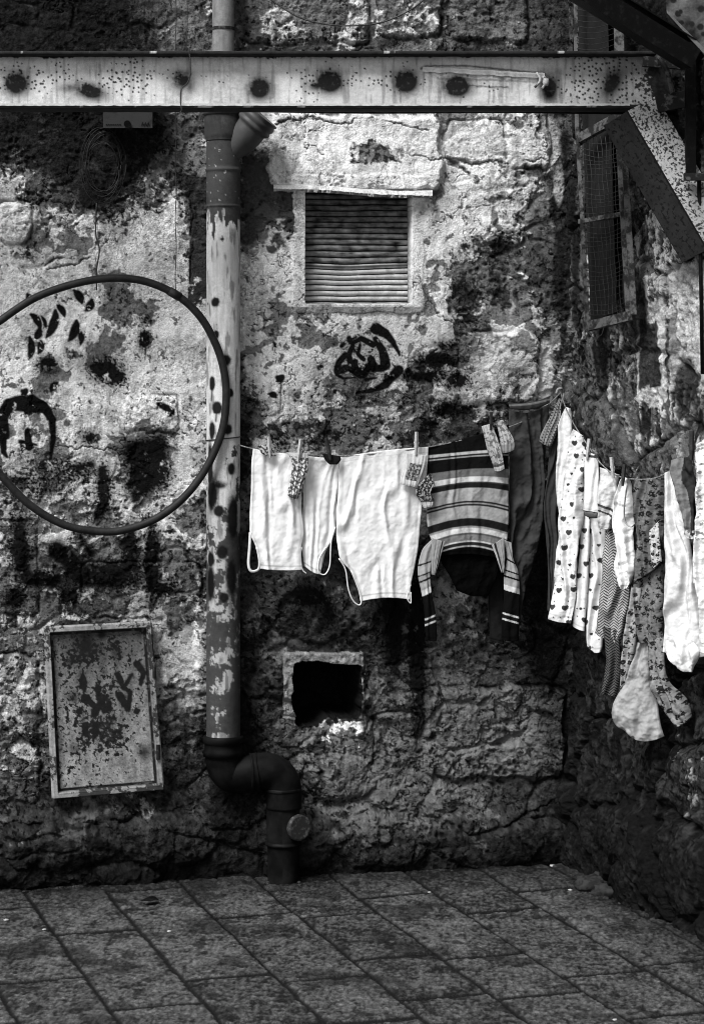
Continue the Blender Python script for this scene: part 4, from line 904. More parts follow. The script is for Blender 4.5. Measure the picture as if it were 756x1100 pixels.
# ---- cloth
def polyl(pts, s):
    P = np.array(pts, float); d = np.r_[0, np.cumsum(np.hypot(*(P[1:] - P[:-1]).T))]; d /= d[-1]
    return np.interp(s, d, P[:, 0]), np.interp(s, d, P[:, 1])
def smoothpts(pts, n=8):
    return [tuple(p) for p in spline([(a, b, 0) for a, b in pts], n)]
def smoothpts2(pts, n=8): return [(p[0], p[1]) for p in smoothpts(pts, n)]
def cloth(name, left, right, plane, T=.012, top=0., bot=0., fold=.006, fk=3., seed=0, alb=.7, pat=None, m=None, parent=None, step=.8, wr=.0018, dtop=.25, d0=0., label=None, cat=None, group=None, topf=None, botf=None, lean=0., hemk=.3):
    """closed, slightly inflated double layer of cloth between two side seams, with folds"""
    left = smoothpts2(left); right = smoothpts2(right)
    hgt = max(abs(left[-1][1] - left[0][1]), abs(right[-1][1] - right[0][1])); wid = max(abs(b[0] - a[0]) for a, b in zip(left[::4], right[::4])) + 2
    ny = max(int(hgt / step), 12); nx = max(int(wid / step), 10)
    s = np.linspace(0, 1, ny)
    lu, lv = polyl(left, s); ru, rv = polyl(right, s)
    X = np.linspace(0, 1, nx)
    Sg, Xg = np.meshgrid(s, X, indexing='ij')
    U = lu[:, None] * (1 - Xg) + ru[:, None] * Xg; V = lv[:, None] * (1 - Xg) + rv[:, None] * Xg
    if topf is not None: V = V + topf(Xg) * (1 - Sg) ** 2
    elif top: V = V + top * np.sin(math.pi * Xg) * (1 - Sg) ** 3
    if botf is not None: V = V + botf(Xg) * Sg ** 2
    elif bot: V = V + bot * np.sin(math.pi * Xg) * Sg ** 3
    U = U + .5 * fbm(U, V, 25, 3, seed + 900)
    # folds run down the cloth, fanned, fading and drifting
    wx = Xg * fk + 1.1 * fbm(U, V * .35, 45, 3, seed + 901) + seed
    f = np.sin(2 * math.pi * wx) * .6 + .4 * np.sin(2 * math.pi * (wx * 1.83 + .3)) 
    f *= .55 + .45 * np.clip(np.sin(math.pi * Sg), 0, 1)
    if plane is not None and abs(plane.n[0] + plane.n[1]) < 2 and plane.n[0] < -.25: fold = fold * 1.7
    w1 = fbm(U + V * .5, V - U * .2, 14, 4, seed + 902, .55); w2 = ridged(U * 1. + V * .3, V * .7 - U * .25, 26, 3, seed + 903) - .45
    D = fold * f + wr * (w1 * 1.0 + w2 * 1.3)
    edge = np.sqrt(np.clip(1 - (2 * Xg - 1) ** 4, 0, 1)); thick = T * edge * (dtop + (1 - dtop) * np.minimum(1, Sg * 2.2)) * (1 - .35 * Sg ** 6) + .0012
    base = plane.at(U, V) + plane.n * (d0)
    lean_ = (lean * Sg)[..., None] * plane.n
    Fp = base + lean_ + (D + thick / 2)[..., None] * plane.n
    Bp = base + lean_ + (D - thick / 2)[..., None] * plane.n
    a_front = np.full(U.shape, alb) if pat is None else pat(U, V, Xg, Sg)
    a_front = a_front * (1 - hemk * np.exp(-((Sg - .968) * hgt / 1.0) ** 2)) * (1 - hemk * .7 * np.exp(-((Xg - .05) * wid / .9) ** 2)) * (1 - hemk * .7 * np.exp(-((Xg - .95) * wid / .9) ** 2))
    a_back = a_front.copy()
    P = np.concatenate([Fp, Bp[:, ::-1]], 1); A = np.concatenate([a_front, a_back[:, ::-1]], 1)
    P = np.concatenate([(P[:1] + P[:1, ::-1]) / 2, P, (P[-1:] + P[-1:, ::-1]) / 2]); A = np.concatenate([A[:1], A, A[-1:]])
    o = grid(name, P, m or M_CLOTH, np.clip(A, .002, .85), parent, wrap=True)
    if label: tag(o, label, cat, group)
    return o
def loop(name, pts, plane, parent, r=.0045, flat=.5, alb=.75, d=0.):
    k = MB(); k.tube(spline([plane.at(u, v) + plane.n * d for u, v in pts], 6), r, 8, flat=flat)
    o = k.build(name, mat_const(alb), parent, smooth=True); return o
_mc = {}
def mat_const(a):
    if a not in _mc: _mc[a] = mat('trim_cotton', a, a * .8, .5, .2, 50, rough=.95, fine=.08, bump=.2, bscale=800, spec=.1)
    return _mc[a]
def white(seed):
    return lambda U, V, X, S: (.82 + .02 * fbm(U, V, 20, 3, seed)) * (1 - .3 * np.exp(-((S - .965) / .0035) ** 2)) * (1 - .22 * np.exp(-((S - .035) / .003) ** 2)) * (1 - .2 * np.exp(-((X - .035) / .008) ** 2))
W_ = 'white baby vests on the line'
P1 = off(BACK, .145)
# --- three white vests hung upside down
def hem(n, k):  # stitched hem band
    return k
v1 = cloth('baby_vest', [(272, 482), (270, 500), (269.5, 531), (268.5, 560), (269, 574), (275, 588), (279, 611)], [(325, 488), (324, 510), (324, 545), (326.5, 572), (323.5, 590), (324.5, 612)], P1, T=.010, top=1.5, bot=1.2, fold=.0060, fk=1.9, seed=3, pat=white(3),
           label='small white baby vest at the left end of the line, beside the drain pipe', cat='baby vest', group=W_)
loop('shoulder_strap', [(269, 572), (268, 590), (267, 606), (270, 613.5), (278, 611), (278.5, 598), (276, 588)], P1, v1)
loop('shoulder_strap', [(324, 588), (322.5, 600), (325, 612), (329, 616)], P1, v1, r=.004)
v2 = cloth('baby_vest', [(326, 489), (326, 520), (325, 560), (324, 585), (327, 608)], [(364, 491), (363, 520), (361, 562), (357, 578), (350, 592), (344, 617)], off(BACK, .13), T=.010, top=1.5, bot=2, fold=.0052, fk=1.9, seed=11, pat=white(4),
           label='white baby vest between the smallest and the widest white vests', cat='baby vest', group=W_)
loop('shoulder_strap', [(360, 566), (356, 580), (355, 592), (354, 608), (349, 617), (342, 614), (343, 600), (350, 588)], off(BACK, .135), v2)
v3 = cloth('baby_vest', [(365, 491), (363.5, 520), (361, 562), (362.5, 590), (366, 602), (376, 613), (383, 630), (387, 646)], [(460, 480), (458, 510), (453, 546), (450, 580), (446, 605), (441, 629), (440, 644)], P1, T=.014, topf=lambda X: 2.5 * np.sin(math.pi * X) * -.6, bot=-3, fold=.0060, fk=2.0, seed=21, pat=white(5), wr=.0018,
           label='widest white baby vest, hung between the dark peg and the striped sweater', cat='baby vest', group=W_)
loop('shoulder_strap', [(364, 600), (371, 612), (374, 632), (379, 645), (386, 650), (388, 643), (383, 628), (377, 613)], P1, v3)
loop('shoulder_strap', [(441, 628), (437, 641), (441, 648), (441, 636)], P1, v3, r=.004)

# --- striped sweater
BANDS = [(0, 18, .008), (18, 21, .5), (21, 23, .02), (23, 24.3, .35), (24.3, 38, .008), (38, 47, .16), (47, 53, .62), (53, 54.5, .05), (54.5, 60, .015), (60, 75, .36), (75, 77, .02), (77, 78.5, .3), (78.5, 80.5, .02), (80.5, 94, .36), (94, 102, .015), (102, 104, .3),
         (104, 109, .62), (109, 111, .1), (111, 117, .2), (117, 118.5, .6), (118.5, 122, .02), (122, 123.5, .45), (123.5, 400, .004)]
def bands(y, seed=0):
    A = np.full(y.shape, .008)
    for a, b, c in BANDS: A = A + (c - A) * ss(a - .5, a + .5, y) * (y < 400)
    return A
def sweat(U, V, X, S):
    y = V - (467 + 10 * (.5 - X)) - (-9 * (np.sin(math.pi * np.clip(X, 0, 1)) - .6)) * ss(.1, .8, S) * 1. - 4
    y = V - 467 - 8 * (.5 - X) * (1 - S) + 9 * np.sin(math.pi * X) * ss(0, .7, S) * 0.9 - 5 * S
    return bands(y) * (1 + .15 * fbm(U, V, 3, 2, 77))
SW = off(BACK, .135)
rt = empty('striped_sweater', SW.at(505, 690), 'dark striped knitted sweater hanging upside down with both sleeves dangling', 'sweater')
cloth('sweater_body', [(460, 480), (459, 500), (458.5, 540), (459, 568), (465, 585), (468, 598)], [(546, 456), (545.5, 500), (546, 545), (545, 575), (541, 590), (537, 600)], SW, T=.022, top=2, bot=-4, fold=.005, fk=1.4, seed=31, pat=sweat, parent=rt, step=.6)
cloth('yoke', [(468, 592), (474, 604), (482, 618), (490, 634)], [(539, 592), (537, 604), (532, 622), (524, 640)], off(BACK, .125), T=.016, bot=3, fold=.003, fk=1.4, seed=32, alb=.003, parent=rt, wr=.004)
sb = lambda y0, sk=0.: (lambda U, V, X, S: np.select([(V + sk * (X - .5) - y0 < a) for a in (18, 20, 30, 31.5, 36, 38, 46, 48, 52, 58, 64, 66, 70, 76, 78, 82, 84)], [.33, .01, .36, .01, .3, .01, .33, .62, .6, .006, .006, .006, .006, .006, .5, .01, .5], .005))
cloth('sleeve', [(463, 580), (454, 590), (449, 606), (449, 620), (453, 640), (456, 663), (457, 687)], [(468, 592), (464, 602), (462, 618), (464, 640), (468, 663), (469, 688)], off(BACK, .15), T=.016, bot=1, fold=.003, fk=1.2, seed=33, pat=sb(586, 5), parent=rt, step=.6)
cloth('sleeve', [(541, 580), (544, 600), (541, 620), (541, 640), (539, 663), (538, 687)], [(549, 583), (551, 600), (557, 616), (558, 640), (557, 663), (557, 688)], off(BACK, .14), T=.018, bot=1, fold=.003, fk=1.2, seed=34, pat=sb(584, -5), parent=rt, step=.6)
cloth('armhole_flap', [(464, 578), (463, 598), (463, 617)], [(478, 582), (473, 598), (467, 618)], off(BACK, .155), T=.008, fold=.001, seed=35, pat=lambda U, V, X, S: np.where(X > .86, .5, np.where(X > .72, .02, .3)), parent=rt, step=.6)
cloth('armhole_flap', [(528, 586), (533, 600), (538, 615)], [(541, 577), (542, 598), (541, 615)], off(BACK, .152), T=.008, fold=.001, seed=36, pat=lambda U, V, X, S: np.where(X < .14, .5, np.where(X < .3, .02, .3)), parent=rt, step=.6)

# --- small things pegged on the left line
def speck(seed, a, b, sc_=3.2, t=.0):
    return lambda U, V, X, S: np.where(fbm(U, V, sc_, 3, seed) > t, a, b) * (.85 + .15 * (fbm(U, V, 8, 2, seed + 1) > 0))
def cuffpat(seed, a, b, sc_=3.2, t=0., toe=.86, heel=.1):
    p = speck(seed, a, b, sc_, t)
    return lambda U, V, X, S: np.where(S > toe, np.where(S > toe + .05, .55, .1), np.where(S < heel, .6, p(U, V, X, S)))
SK = 'baby socks pegged on the line'
PS = off(BACK, .165)
cloth('baby_sock', [(277, 479), (280, 486), (286, 490)], [(288, 477), (293, 483), (297, 490)], PS, T=.010, fold=.002, seed=41, pat=speck(41, .5, .04, 2.6), step=.5, label='tiny dark patterned baby sock folded over the line by the first pale peg', cat='baby sock', group=SK)
cloth('baby_sock', [(307, 486), (312, 492), (314, 503), (311, 516), (309, 530), (311, 534)], [(331, 487), (331, 498), (330, 508), (326, 520), (322, 532), (320, 536)], PS, T=.016, fold=.003, seed=42, pat=cuffpat(42, .62, .10, 3., .02, .93), step=.5, bot=1.5, label='pale patterned baby sock hanging between the two small white vests', cat='baby sock', group=SK)
cloth('baby_sock', [(436, 487), (434, 500), (431, 512), (430, 520)], [(459, 489), (457, 500), (452, 512), (448, 524)], PS, T=.014, fold=.0015, seed=43, pat=lambda U, V, X, S: np.where((np.abs(X - .52) < .3) & (np.abs(S - .55) < .27), speck(43, .35, .06, 2.2)(U, V, X, S), .62), step=.5, label='square white baby sock with a grey printed patch, on the corner of the widest vest', cat='baby sock', group=SK)
cloth('baby_sock', [(462, 508), (452, 518), (446, 528), (452, 540), (455, 546)], [(464, 512), (466, 520), (463, 530), (466, 537), (464, 544)], PS, T=.012, fold=.002, seed=44, pat=cuffpat(44, .35, .03, 2.6, .06, .8, .0), step=.5, label='dark patterned baby sock below the square printed one, beside the sweater', cat='baby sock', group=SK)
cloth('cloth_scrap', [(346, 487), (349, 494), (354, 499)], [(365, 490), (366, 494), (362, 499)], PS, T=.008, fold=.0015, seed=45, alb=.012, step=.6, label='small black cloth scrap held by the dark peg between the white vests', cat='cloth')
cloth('baby_sock', [(517, 458), (520, 470), (523, 484), (528, 496), (531, 506)], [(528, 455), (533, 468), (537, 480), (540, 492), (542, 503)], PS, T=.014, fold=.002, seed=46, pat=cuffpat(46, .55, .2, 4., -.12, .86), step=.5, bot=1.5, label='longer pale speckled baby sock on the right shoulder of the sweater', cat='baby sock', group=SK)
cloth('baby_sock', [(532, 453), (535, 464), (537, 476), (538, 487)], [(540, 451), (546, 462), (552, 474), (552, 483)], off(BACK, .155), T=.014, fold=.002, seed=47, pat=lambda U, V, X, S: np.where(S > .75, .35, np.where(fbm(U, V, 4, 3, 47) > .12, .2, .55)), step=.5, bot=1., label='shorter pale baby sock next to the trousers', cat='baby sock', group=SK)

# --- trousers and dark garments in the corner
TR = off(BACK, .10)
rt = empty('trousers', TR.at(565, 690), 'dark grey soft trousers hanging in the corner by their ribbed waistband', 'trousers')
cloth('trouser_legs', [(547, 440), (547, 480), (547, 540), (546, 590), (544, 640), (543, 690)], [(589, 434), (588, 470), (584, 510), (583, 545), (574, 600), (560, 650), (556, 690)], TR, T=.03, top=6, fold=.015, fk=1.3, seed=51, pat=lambda U, V, X, S: (.055 + .03 * fbm(U, V, 20, 3, 51)) * (1 - .5 * S) * np.ones(U.shape), parent=rt, wr=.006)
cloth('waistband', [(545, 432), (547, 439)], [(591, 425), (590, 433)], off(BACK, .12), T=.014, top=4, fold=.002, seed=52, pat=lambda U, V, X, S: np.where(np.abs(S - .5) < .16, .2, .05), parent=rt, step=.6, botf=lambda X: 4 * np.sin(math.pi * X))
cloth('trousers', [(523, 600), (524, 640), (526, 688)], [(543, 600), (541, 640), (541, 692)], off(BACK, .085), T=.014, fold=.003, fk=1., seed=53, alb=.014, hemk=.6, label='dim grey trouser leg hanging behind the right sleeve of the sweater', cat='trousers')
def dotpat(bg, fg, sp, r, jit=.0, seed=0, ang=.4):
    def f(U, V, X, S):
        c, s_ = math.cos(ang), math.sin(ang); a = (U * c + V * s_) / sp; b = (-U * s_ + V * c) / sp
        b2 = b + .5 * (np.floor(a) % 2); d = np.hypot((a % 1) - .5, (b2 % 1) - .5)
        return np.where(d < r, fg, bg) * 1.
    return f
cloth('baby_hat', [(600, 428), (591, 446), (581, 466), (579, 474)], [(603, 431), (602, 450), (596, 470), (592, 479)], off(BACK, .13), T=.02, fold=.003, seed=54, pat=dotpat(.30, .03, 3.2, .24), step=.5, bot=2, label='small grey cloth with black polka dots hanging next to the corner hook', cat='cloth')
cloth('long_cloth', [(602, 432), (593, 470), (586, 520), (583, 548), (586, 580), (588, 620), (588, 656)], [(606, 434), (603, 470), (600, 520), (598, 560), (599, 600), (595, 630), (593, 656)], off(BACK, .11), T=.014, fold=.007, fk=1.4, seed=55, pat=lambda U, V, X, S: .05 * np.ones(U.shape), label='long narrow dark grey garment between the trousers and the white sleeve in the corner', cat='garment')
# garments on the right part of the line: each hangs on its own plane, turned half towards the camera
def rp(u, v, turn=.45, d=0.):
    p = PR.at(u, v); n = RN * (1 - turn) + np.array([.1, -1, 0]) * turn; n /= np.linalg.norm(n); return Plane(p + n * d, n)
G2 = 'baby clothes crowded on the right part of the line'
cloth('white_sleeve', [(607, 437), (600, 455), (598, 475), (597, 510), (598, 540), (602, 560)], [(612, 439), (614, 455), (613, 480), (611, 500), (609, 530), (606, 558)], rp(609, 440, .6, -.02), T=.02, fold=.004, fk=1., seed=56, pat=white(56), wr=.004, bot=1, label='plain white sleeve hanging between the dark grey garment and the heart pyjamas', cat='sleeve')
def hearts(bg=.74, sp=14., r=2.7, seed=3, fg=.045):
    def f(U, V, X, S):
        a = U / sp; b = V / (sp * 1.15); row = np.floor(b); a2 = a + .5 * (row % 2) + .2 * np.sin(row * 1.7)
        cidx = np.floor(a2); big = ((cidx + row) % 3) > 0
        jx = (_h(cidx, row, seed) / 4294967296. - .5) * .35; jy = (_h(cidx, row, seed + 1) / 4294967296. - .5) * .35
        x = ((a2 % 1) - .5 - jx) * sp; y = -((b % 1) - .5 - jy) * sp * 1.15
        rr = np.where(big, r, r * .55); x = x / rr; y = y / rr
        h = (x * x + y * y - 1) ** 3 - x * x * y ** 3
        A = np.where(h < 0, fg, bg)
        a3 = U / (sp * .52) + 5.3; b3 = V / (sp * .6) + .7; d = np.hypot((a3 % 1) - .5, (b3 % 1) - .5)
        dot = (d < .10) & ((_h(np.floor(a3), np.floor(b3), seed + 9) % 3) == 0)
        A = np.where(dot & (h > 3), .08, A)
        return A
    return f
rt = empty('heart_pyjamas', rp(620, 470).at(620, 700), 'white pyjamas printed with small black hearts', 'pyjamas')
hp = rp(622, 465, .55)
cloth('pyjama_front', [(618, 461), (613, 475), (608, 510), (604, 550), (600, 590), (596, 632), (592, 664)], [(628, 468), (630, 490), (629, 520), (628, 555), (624, 590), (621, 630), (616, 669)], hp, T=.022, fold=.007, fk=1.3, seed=61, pat=hearts(), parent=rt, step=.55, wr=.004, bot=1, d0=.02)
cloth('leg', [(624, 545), (622, 590), (618, 640), (615, 672)], [(633, 545), (633, 590), (630, 640), (627, 678)], hp, T=.016, fold=.003, fk=1, seed=62, pat=hearts(seed=5), parent=rt, step=.55, bot=1)
cloth('leg', [(629, 545), (629, 600), (627, 650), (628, 690), (630, 696)], [(648, 548), (651, 580), (648, 640), (645, 690), (643, 701)], hp, T=.024, fold=.006, fk=1.2, seed=63, pat=hearts(seed=8), parent=rt, step=.55, bot=3, d0=-.02)
# folded sleeve with ring cuff
sp_ = rp(634, 482, .6, .03)
rt = empty('baby_shirt', sp_.at(634, 553), 'small white dotted top with dark banded cuff folded over the heart pyjamas', 'baby top')
cloth('top_body', [(626, 482), (627, 510), (627, 535), (626, 548)], [(641, 490), (643, 510), (645, 535), (645, 551)], sp_, T=.02, fold=.003, fk=.8, seed=64, pat=lambda U, V, X, S: np.where(V - 3 * X < 496 + 3 * np.sin(X * 6), np.where(np.abs(V - 2 * X - 489) < 1.4, .06, hearts(sp=9., r=1.8)(U, V, X, S)), .76), parent=rt, step=.55)
cloth('cuff', [(626, 547), (627, 553)], [(645, 550), (644, 556)], off(sp_, -.004), T=.024, fold=.001, seed=65, alb=.1, parent=rt, step=.6, bot=2)
gp_ = rp(652, 505, .55, .0)
cloth('baby_shirt', [(644, 502), (643, 525), (642, 545), (643, 567)], [(665, 510), (662, 530), (660, 550), (656, 568)], gp_, T=.03, fold=.006, fk=1.3, seed=66, pat=lambda U, V, X, S: np.where((np.abs(V - 541 - 8 * X) < 1.4) | (np.abs(V - 547 - 8 * X) < 1.1), .06, .56 + .06 * fbm(U, V, 5, 3, 66)), wr=.005, bot=1, step=.6, label='light grey baby shirt with two thin dark stripes, right of the white dotted top', cat='baby shirt', group=G2)
cloth('baby_vest', [(668, 512), (662, 530), (658, 560), (661, 590), (659, 612), (664, 630)], [(675, 515), (679, 540), (679, 570), (681, 600), (679, 622), (673, 632)], rp(669, 513, .5, .02), T=.018, fold=.007, fk=1.6, seed=67, pat=white(67), wr=.007, bot=1.5, label='crumpled white baby vest between the striped shirt and the dotted top', cat='baby vest', group=G2)
def hound(U, V, X, S):
    z = np.floor(U / 5.); a = V + np.where(z % 2 > 0, 1, -1) * U * .8
    return np.where(np.sin(a * math.pi / 1.5) > -.1, .42, .03)
kp = rp(656, 500, .55, -.03)
rt = empty('knitted_leggings', kp.at(655, 750), 'black and white herringbone knit leggings hanging under the white crumpled vest', 'leggings')
cloth('leggings_body', [(650, 570), (647, 600), (645, 640), (640, 672), (638, 680)], [(664, 570), (672, 600), (676, 640), (672, 668), (666, 692)], kp, T=.03, fold=.008, fk=1.2, seed=68, pat=hound, parent=rt, step=.5)
cloth('leg', [(645, 672), (650, 690), (650, 715), (645, 745)], [(665, 678), (666, 700), (666, 725), (661, 748)], off(kp, .01), T=.02, fold=.006, fk=1.4, seed=69, pat=lambda U, V, X, S: hound(U, V, X, S) * .25, parent=rt, step=.5)
def flowers(bg=.2, fg=.02, sp=9., seed=4):
    def f(U, V, X, S):
        f1, f2, c = worley(U, V, sp, seed); g1, _, c2 = worley(U + 40, V, sp * .55, seed + 3)
        r = .18 + .16 * c; A = np.where(f1 + .25 * fbm(U, V, 2.2, 2, seed) < r, np.where(f1 < r * .16, .2, fg), bg * (1 + .5 * fbm(U, V, 3, 2, seed + 5)))
        A = np.where((g1 < .2) & (c2 > .5), .03, A)
        return A
    return f
dp = rp(696, 514, .45, .02)
rt = empty('dotted_romper', dp.at(700, 780), 'grey romper covered in black spots, with one leg trailing down to the right', 'romper')
cloth('romper_top', [(681, 516), (680, 550), (682, 590), (681, 626)], [(712, 513), (712, 550), (711, 585), (711, 602)], dp, T=.03, fold=.009, fk=1.6, seed=71, pat=flowers(.13, .015, 9), parent=rt, step=.55, botf=lambda X: 5 * np.sin(math.pi * X) * X)
cloth('light_panel', [(697, 570), (697, 590), (700, 612)], [(707, 560), (709, 590), (710, 603)], off(dp, .03), T=.008, fold=.002, fk=1., seed=72, pat=flowers(.5, .02, 8, 9), parent=rt, step=.55)
cloth('romper_seat', [(681, 622), (682, 660), (685, 690)], [(713, 600), (713, 650), (712, 690)], off(dp, -.02), T=.03, fold=.008, fk=1.3, seed=73, pat=flowers(.16, .015, 8), parent=rt, step=.55)
cloth('leg', [(677, 630), (673, 660), (668, 700), (665, 742)], [(688, 632), (685, 665), (681, 700), (671, 735)], off(dp, -.01), T=.02, fold=.004, fk=1., seed=74, pat=flowers(.3, .02, 8.), parent=rt, step=.55)
cloth('leg', [(696, 680), (697, 715), (700, 740), (711, 762), (727, 781)], [(713, 680), (714, 715), (720, 735), (737, 752), (742, 770)], off(dp, -.01), T=.028, fold=.006, fk=1.2, seed=75, pat=flowers(.2, .015, 9.5, 14), parent=rt, step=.55, bot=2)
loop('strap', [(673, 520), (670, 545), (671, 560), (677, 566), (682, 562)], rp(676, 520, .45, .05), rt, r=.004, alb=.35)
cloth('cloth_bag', [(684, 690), (678, 712), (672, 730), (661, 752), (657, 766), (661, 778), (672, 786)], [(698, 691), (698, 715), (700, 740), (706, 760), (710, 780), (713, 791)], rp(690, 560, .55, .01), T=.055, fold=.007, fk=1.3, seed=76, pat=lambda U, V, X, S: .33 + .05 * fbm(U, V, 25, 3, 76), wr=.006, dtop=.1, bot=7, label='pale cotton bag hanging lowest of all under the spotted romper', cat='bag')
pg = lambda U, V, X, S: .68 + .14 * fbm(U, V * .6, 6, 4, 81)
rt = empty('fleece_onesie', rp(722, 505).at(722, 720), 'pale textured baby onesie hanging beside the spotted romper, hem curling at the bottom', 'onesie')
cloth('onesie_body', [(713, 508), (713, 560), (713, 620), (713, 660), (712, 700)], [(724, 505), (738, 560), (746, 620), (754, 670), (757, 705)], rp(722, 505, .5, .03), T=.035, fold=.008, fk=1.4, seed=81, pat=pg, parent=rt, wr=.003, bot=4)
cloth('onesie_hem', [(712, 682), (713, 700), (722, 712)], [(745, 690), (752, 702), (743, 722)], rp(722, 505, .5, .07), T=.03, fold=.007, fk=1.2, seed=82, pat=lambda U, V, X, S: .72 + 0 * U, parent=rt, wr=.006, bot=3)
cloth('bib', [(721, 494), (720, 512), (727, 535), (734, 556), (735, 574)], [(742, 490), (747, 520), (745, 548), (747, 578)], rp(735, 495, .5, .06), T=.03, fold=.007, fk=1.2, seed=83, pat=lambda U, V, X, S: np.where((S > .9) & (fbm(U, V, 4, 2, 83) > -.1), .6, np.where(X + .15 * np.sin(S * 7) > .62, .03, .17 + .05 * fbm(U, V, 12, 3, 88))), bot=3, wr=.006, label='dark grey bib with a pale edge hanging between the onesie and the rightmost white garment', cat='bib')  # dark side band paints the shade of a fold
pw = lambda U, V, X, S: .74 + .05 * fbm(U, V, 8, 3, 84) - .5 * ((fbm(U, V, 5, 3, 85) > .28) & (V < 580))
cloth('baby_shirt', [(748, 478), (746, 500), (745, 540), (744, 580), (744, 622), (750, 650), (752, 700)], [(800, 440), (806, 500), (808, 560), (808, 620), (808, 660), (806, 700)], rp(755, 478, .5, .06), T=.04, fold=.010, fk=2.2, seed=84, pat=pw, wr=.006, bot=3, label='white printed baby shirt, rightmost garment, cut by the edge of the photo', cat='baby shirt')

# --- clothes pegs
def peg_mesh(m):
    k = MB(); 
    for s_ in (-1, 1):
        pts = [(0, s_ * .0016, -.034), (0, s_ * .0048, -.010), (0, s_ * .0040, .0), (0, s_ * .0062, .032)]
        k.tube(pts, [.0028, .0046, .0046, .0042], 4)
    k.tube([(-.006, 0, .0), (.006, 0, .0)], .0042, 8)
    o = k.build('clothes_peg', m, origin=(0, 0, 0)); return o
used = {}
def peg(u, v, plane, m, label, tilt=0., rz=0., sc_=1.):
    key = m.name
    if key not in used: o = used[key] = peg_mesh(m)
    else: o = used[key].copy(); COL.objects.link(o)
    p = plane.at(u, v) + plane.n * .012; o.location = tuple(p); o.rotation_euler = (0, tilt, rz); o.scale = (1.2 * sc_, 1.2 * sc_, sc_)
    tag(o, label, 'clothes peg', 'clothes pegs along the line')
PG = off(BACK, .155)
peg(289, 480, PG, M_PEGW, 'white clothes peg at the left end of the line on the first baby vest', -.08)
peg(321, 484, PG, M_PEGW, 'pale clothes peg holding the patterned sock between the small vests', .12, sc_=1.15)
peg(352, 482, PG, M_PEGD, 'black clothes peg holding the black scrap between the white vests', -.2, sc_=1.1)
peg(446, 476, PG, M_PEGW, 'pale clothes peg above the square printed sock', .03, sc_=1.15)
peg(526, 452, PG, M_PEGD, 'dark clothes peg above the socks on the sweater', .02, sc_=.9)
peg(633, 482, rp(633, 480, .5, .03), M_PEGW, 'pale clothes peg on the white dotted top by the heart pyjamas', .12)
peg(659, 502, rp(660, 502, .5, .03), M_PEGW, 'pale clothes peg on the grey striped baby shirt', -.1)
peg(671, 510, rp(671, 510, .5, .03), M_PEGD, 'dark clothes peg above the crumpled white vest', .1)
peg(723, 500, rp(722, 500, .5, .05), M_PEGD, 'dark clothes peg between the romper and the bib', -.3)
peg(744, 478, rp(744, 478, .5, .07), M_PEGD, 'large black clothes peg beside the rightmost white shirt', 0., sc_=1.3)

# ================================================================== LITTER AND RUBBLE
def stone(name, x, y, r, seed, m, z=0., flat=.6, label=None, cat=None, group=None):
    th = np.linspace(0, 2 * math.pi, 15)[:-1]; ph = np.linspace(-math.pi / 2, math.pi / 2, 9)
    Pp, Tt = np.meshgrid(ph, th, indexing='ij'); R_ = r * (1 + .45 * fbm(Tt * 3 + 9 * seed, Pp * 4, 2.2, 3, seed)); R_[:, :] = R_ 
    R_[0] = R_[0].mean(); R_[-1] = R_[-1].mean()
    P = np.stack([x + R_ * np.cos(Pp) * np.cos(Tt), y + R_ * np.cos(Pp) * np.sin(Tt), z + r * flat * .5 + R_ * flat * np.sin(Pp)], -1)
    o = grid(name, P, m, None, wrap=True, smooth=False); tag(o, label, cat, group); return o
def gp3(u, v): Y = EYE * F / (v - CV); return (u - CU) / F * Y, Y
for i, (u, v, r, lb) in enumerate(((593, 931, .010, 'white crumpled paper bit near the corner at the foot of the back wall'), (612, 957, .008, 'small white scrap of paper on the paving in front of the corner'), (7, 989, .008, 'white scrap on the paving at the left edge of the photo'),
                                   (182, 1001, .007, 'flat white scrap on the paving left of centre'), (461, 959, .006, 'tiny white chip lying in a paving joint near the back wall'), (48, 999, .006, 'tiny white chip near the left edge of the paving'), (660, 1096, .006, 'white chip on the paving near the bottom edge'))):
    x, y = gp3(u, v); stone('litter', x, y, r, 700 + i, M_LITTER, label=lb, cat='litter', flat=.45)
rng = np.random.RandomState(8)
for i in range(46):                                        # loose stones at the foot of the walls
    if i < 30:
        u = rng.uniform(-20, 610); p = BACK.at(u, 940); d = rng.uniform(.05, .17); q_ = p + N0 * d; r = rng.uniform(.003, .009)
    else:
        t = rng.uniform(.05, .95); q_ = np.array([CX, CY, 0]) + RD * t + RN * rng.uniform(.07, .2); r = rng.uniform(.004, .013)
    stone('pebble', q_[0], q_[1], r, 720 + i, M_STONE, label='loose dark pebble in the dirt at the foot of the %s wall' % ('back' if i < 30 else 'right'), cat='pebble', group='pebbles along the foot of the %s wall' % ('back' if i < 30 else 'right'))
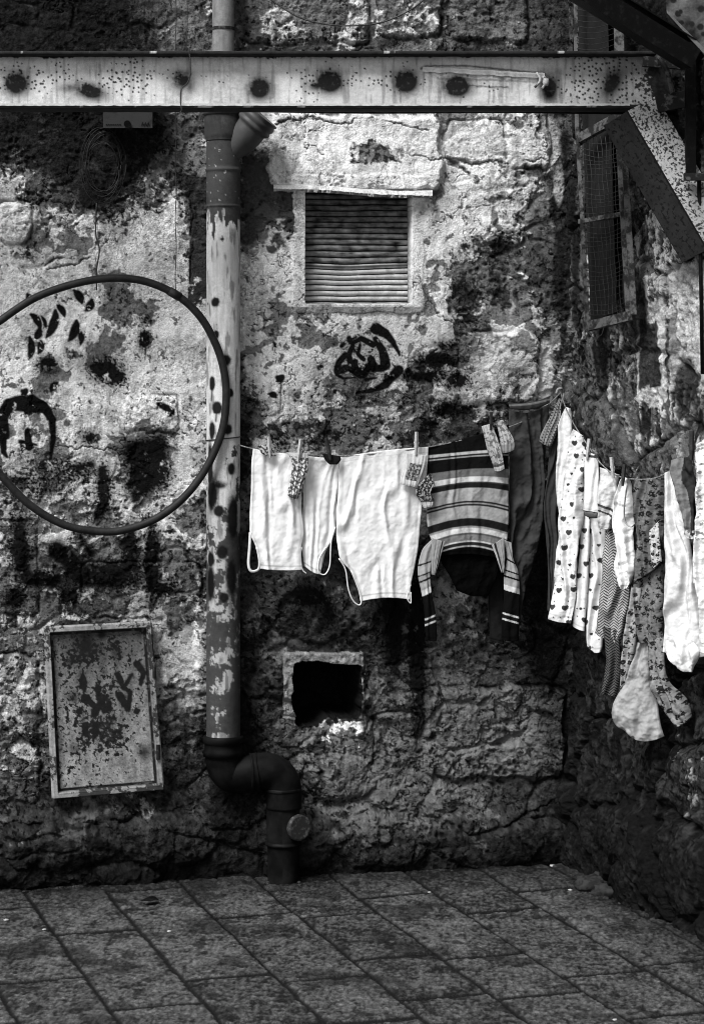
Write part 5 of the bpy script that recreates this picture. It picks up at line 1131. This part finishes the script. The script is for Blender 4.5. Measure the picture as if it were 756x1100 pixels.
for i, (u, v, r) in enumerate(((636, 956, .06), (652, 962, .05), (646, 950, .05))):
    x, y = gp3(u, v); stone('rubble_stone', x, y, r, 790 + i, M_WETR, flat=.5, label=('largest black lump', 'right hand black lump', 'rear black lump')[i] + ' of rubble lying on the paving in the dark corner', cat='rubble', group='black rubble in the corner')
x, y = gp3(161, 972)
k = MB(); k.push([(x - .03, y, .012), (x, y - .02, .016), (x + .03, y + .004, .014), (x + .012, y + .03, .02), (x - .01, y + .02, .013), (x, y + .004, .026)], [(0, 1, 5), (1, 2, 5), (2, 3, 5), (3, 4, 5), (4, 0, 5)])
tag(k.build('dead_leaf', M_DARK), 'curled black dead leaf on the paving left of the pipe', 'leaf')

# ================================================================== CAMERA, LIGHT
cam = bpy.data.cameras.new('camera'); co = bpy.data.objects.new('camera', cam); COL.objects.link(co)
co.location = (0, 0, EYE); co.rotation_euler = (math.radians(90), 0, 0)
cam.sensor_fit = 'VERTICAL'; cam.sensor_height = 24; cam.lens = 24 * F / 1100.; cam.shift_y = -(550 - CV) / 1100.; cam.shift_x = 0
cam.clip_start = .05; cam.clip_end = 200
sc.camera = co
w = bpy.data.worlds.new('World'); sc.world = w; w.use_nodes = True
nt = w.node_tree; sky = nt.nodes.new('ShaderNodeTexSky'); sky.sky_type = 'NISHITA'; sky.sun_disc = False
EL, AZ = math.radians(52), math.radians(-38)      # sun high, behind the camera and to its left
sky.sun_elevation = EL
d = Vector((math.sin(AZ) * math.cos(EL), -math.cos(AZ) * math.cos(EL), math.sin(EL)))
sky.sun_rotation = math.atan2(d.x, d.y)
bw = nt.nodes.new('ShaderNodeRGBToBW'); bg = nt.nodes['Background']; bg.inputs['Strength'].default_value = .075
nt.links.new(sky.outputs[0], bw.inputs[0]); nt.links.new(bw.outputs[0], bg.inputs['Color'])
sl = bpy.data.lights.new('sun', 'SUN'); sl.energy = 2.2; sl.angle = math.radians(24); so = bpy.data.objects.new('sun', sl); COL.objects.link(so)
so.rotation_euler = d.to_track_quat('Z', 'Y').to_euler()
sc.view_settings.view_transform = 'Standard'; sc.view_settings.look = 'None'; sc.view_settings.exposure = 1.2
sc.cycles.filter_width = 1.0; sc.view_settings.gamma = 1
for o in sc.objects:
    if '_w' in o: del o['_w']
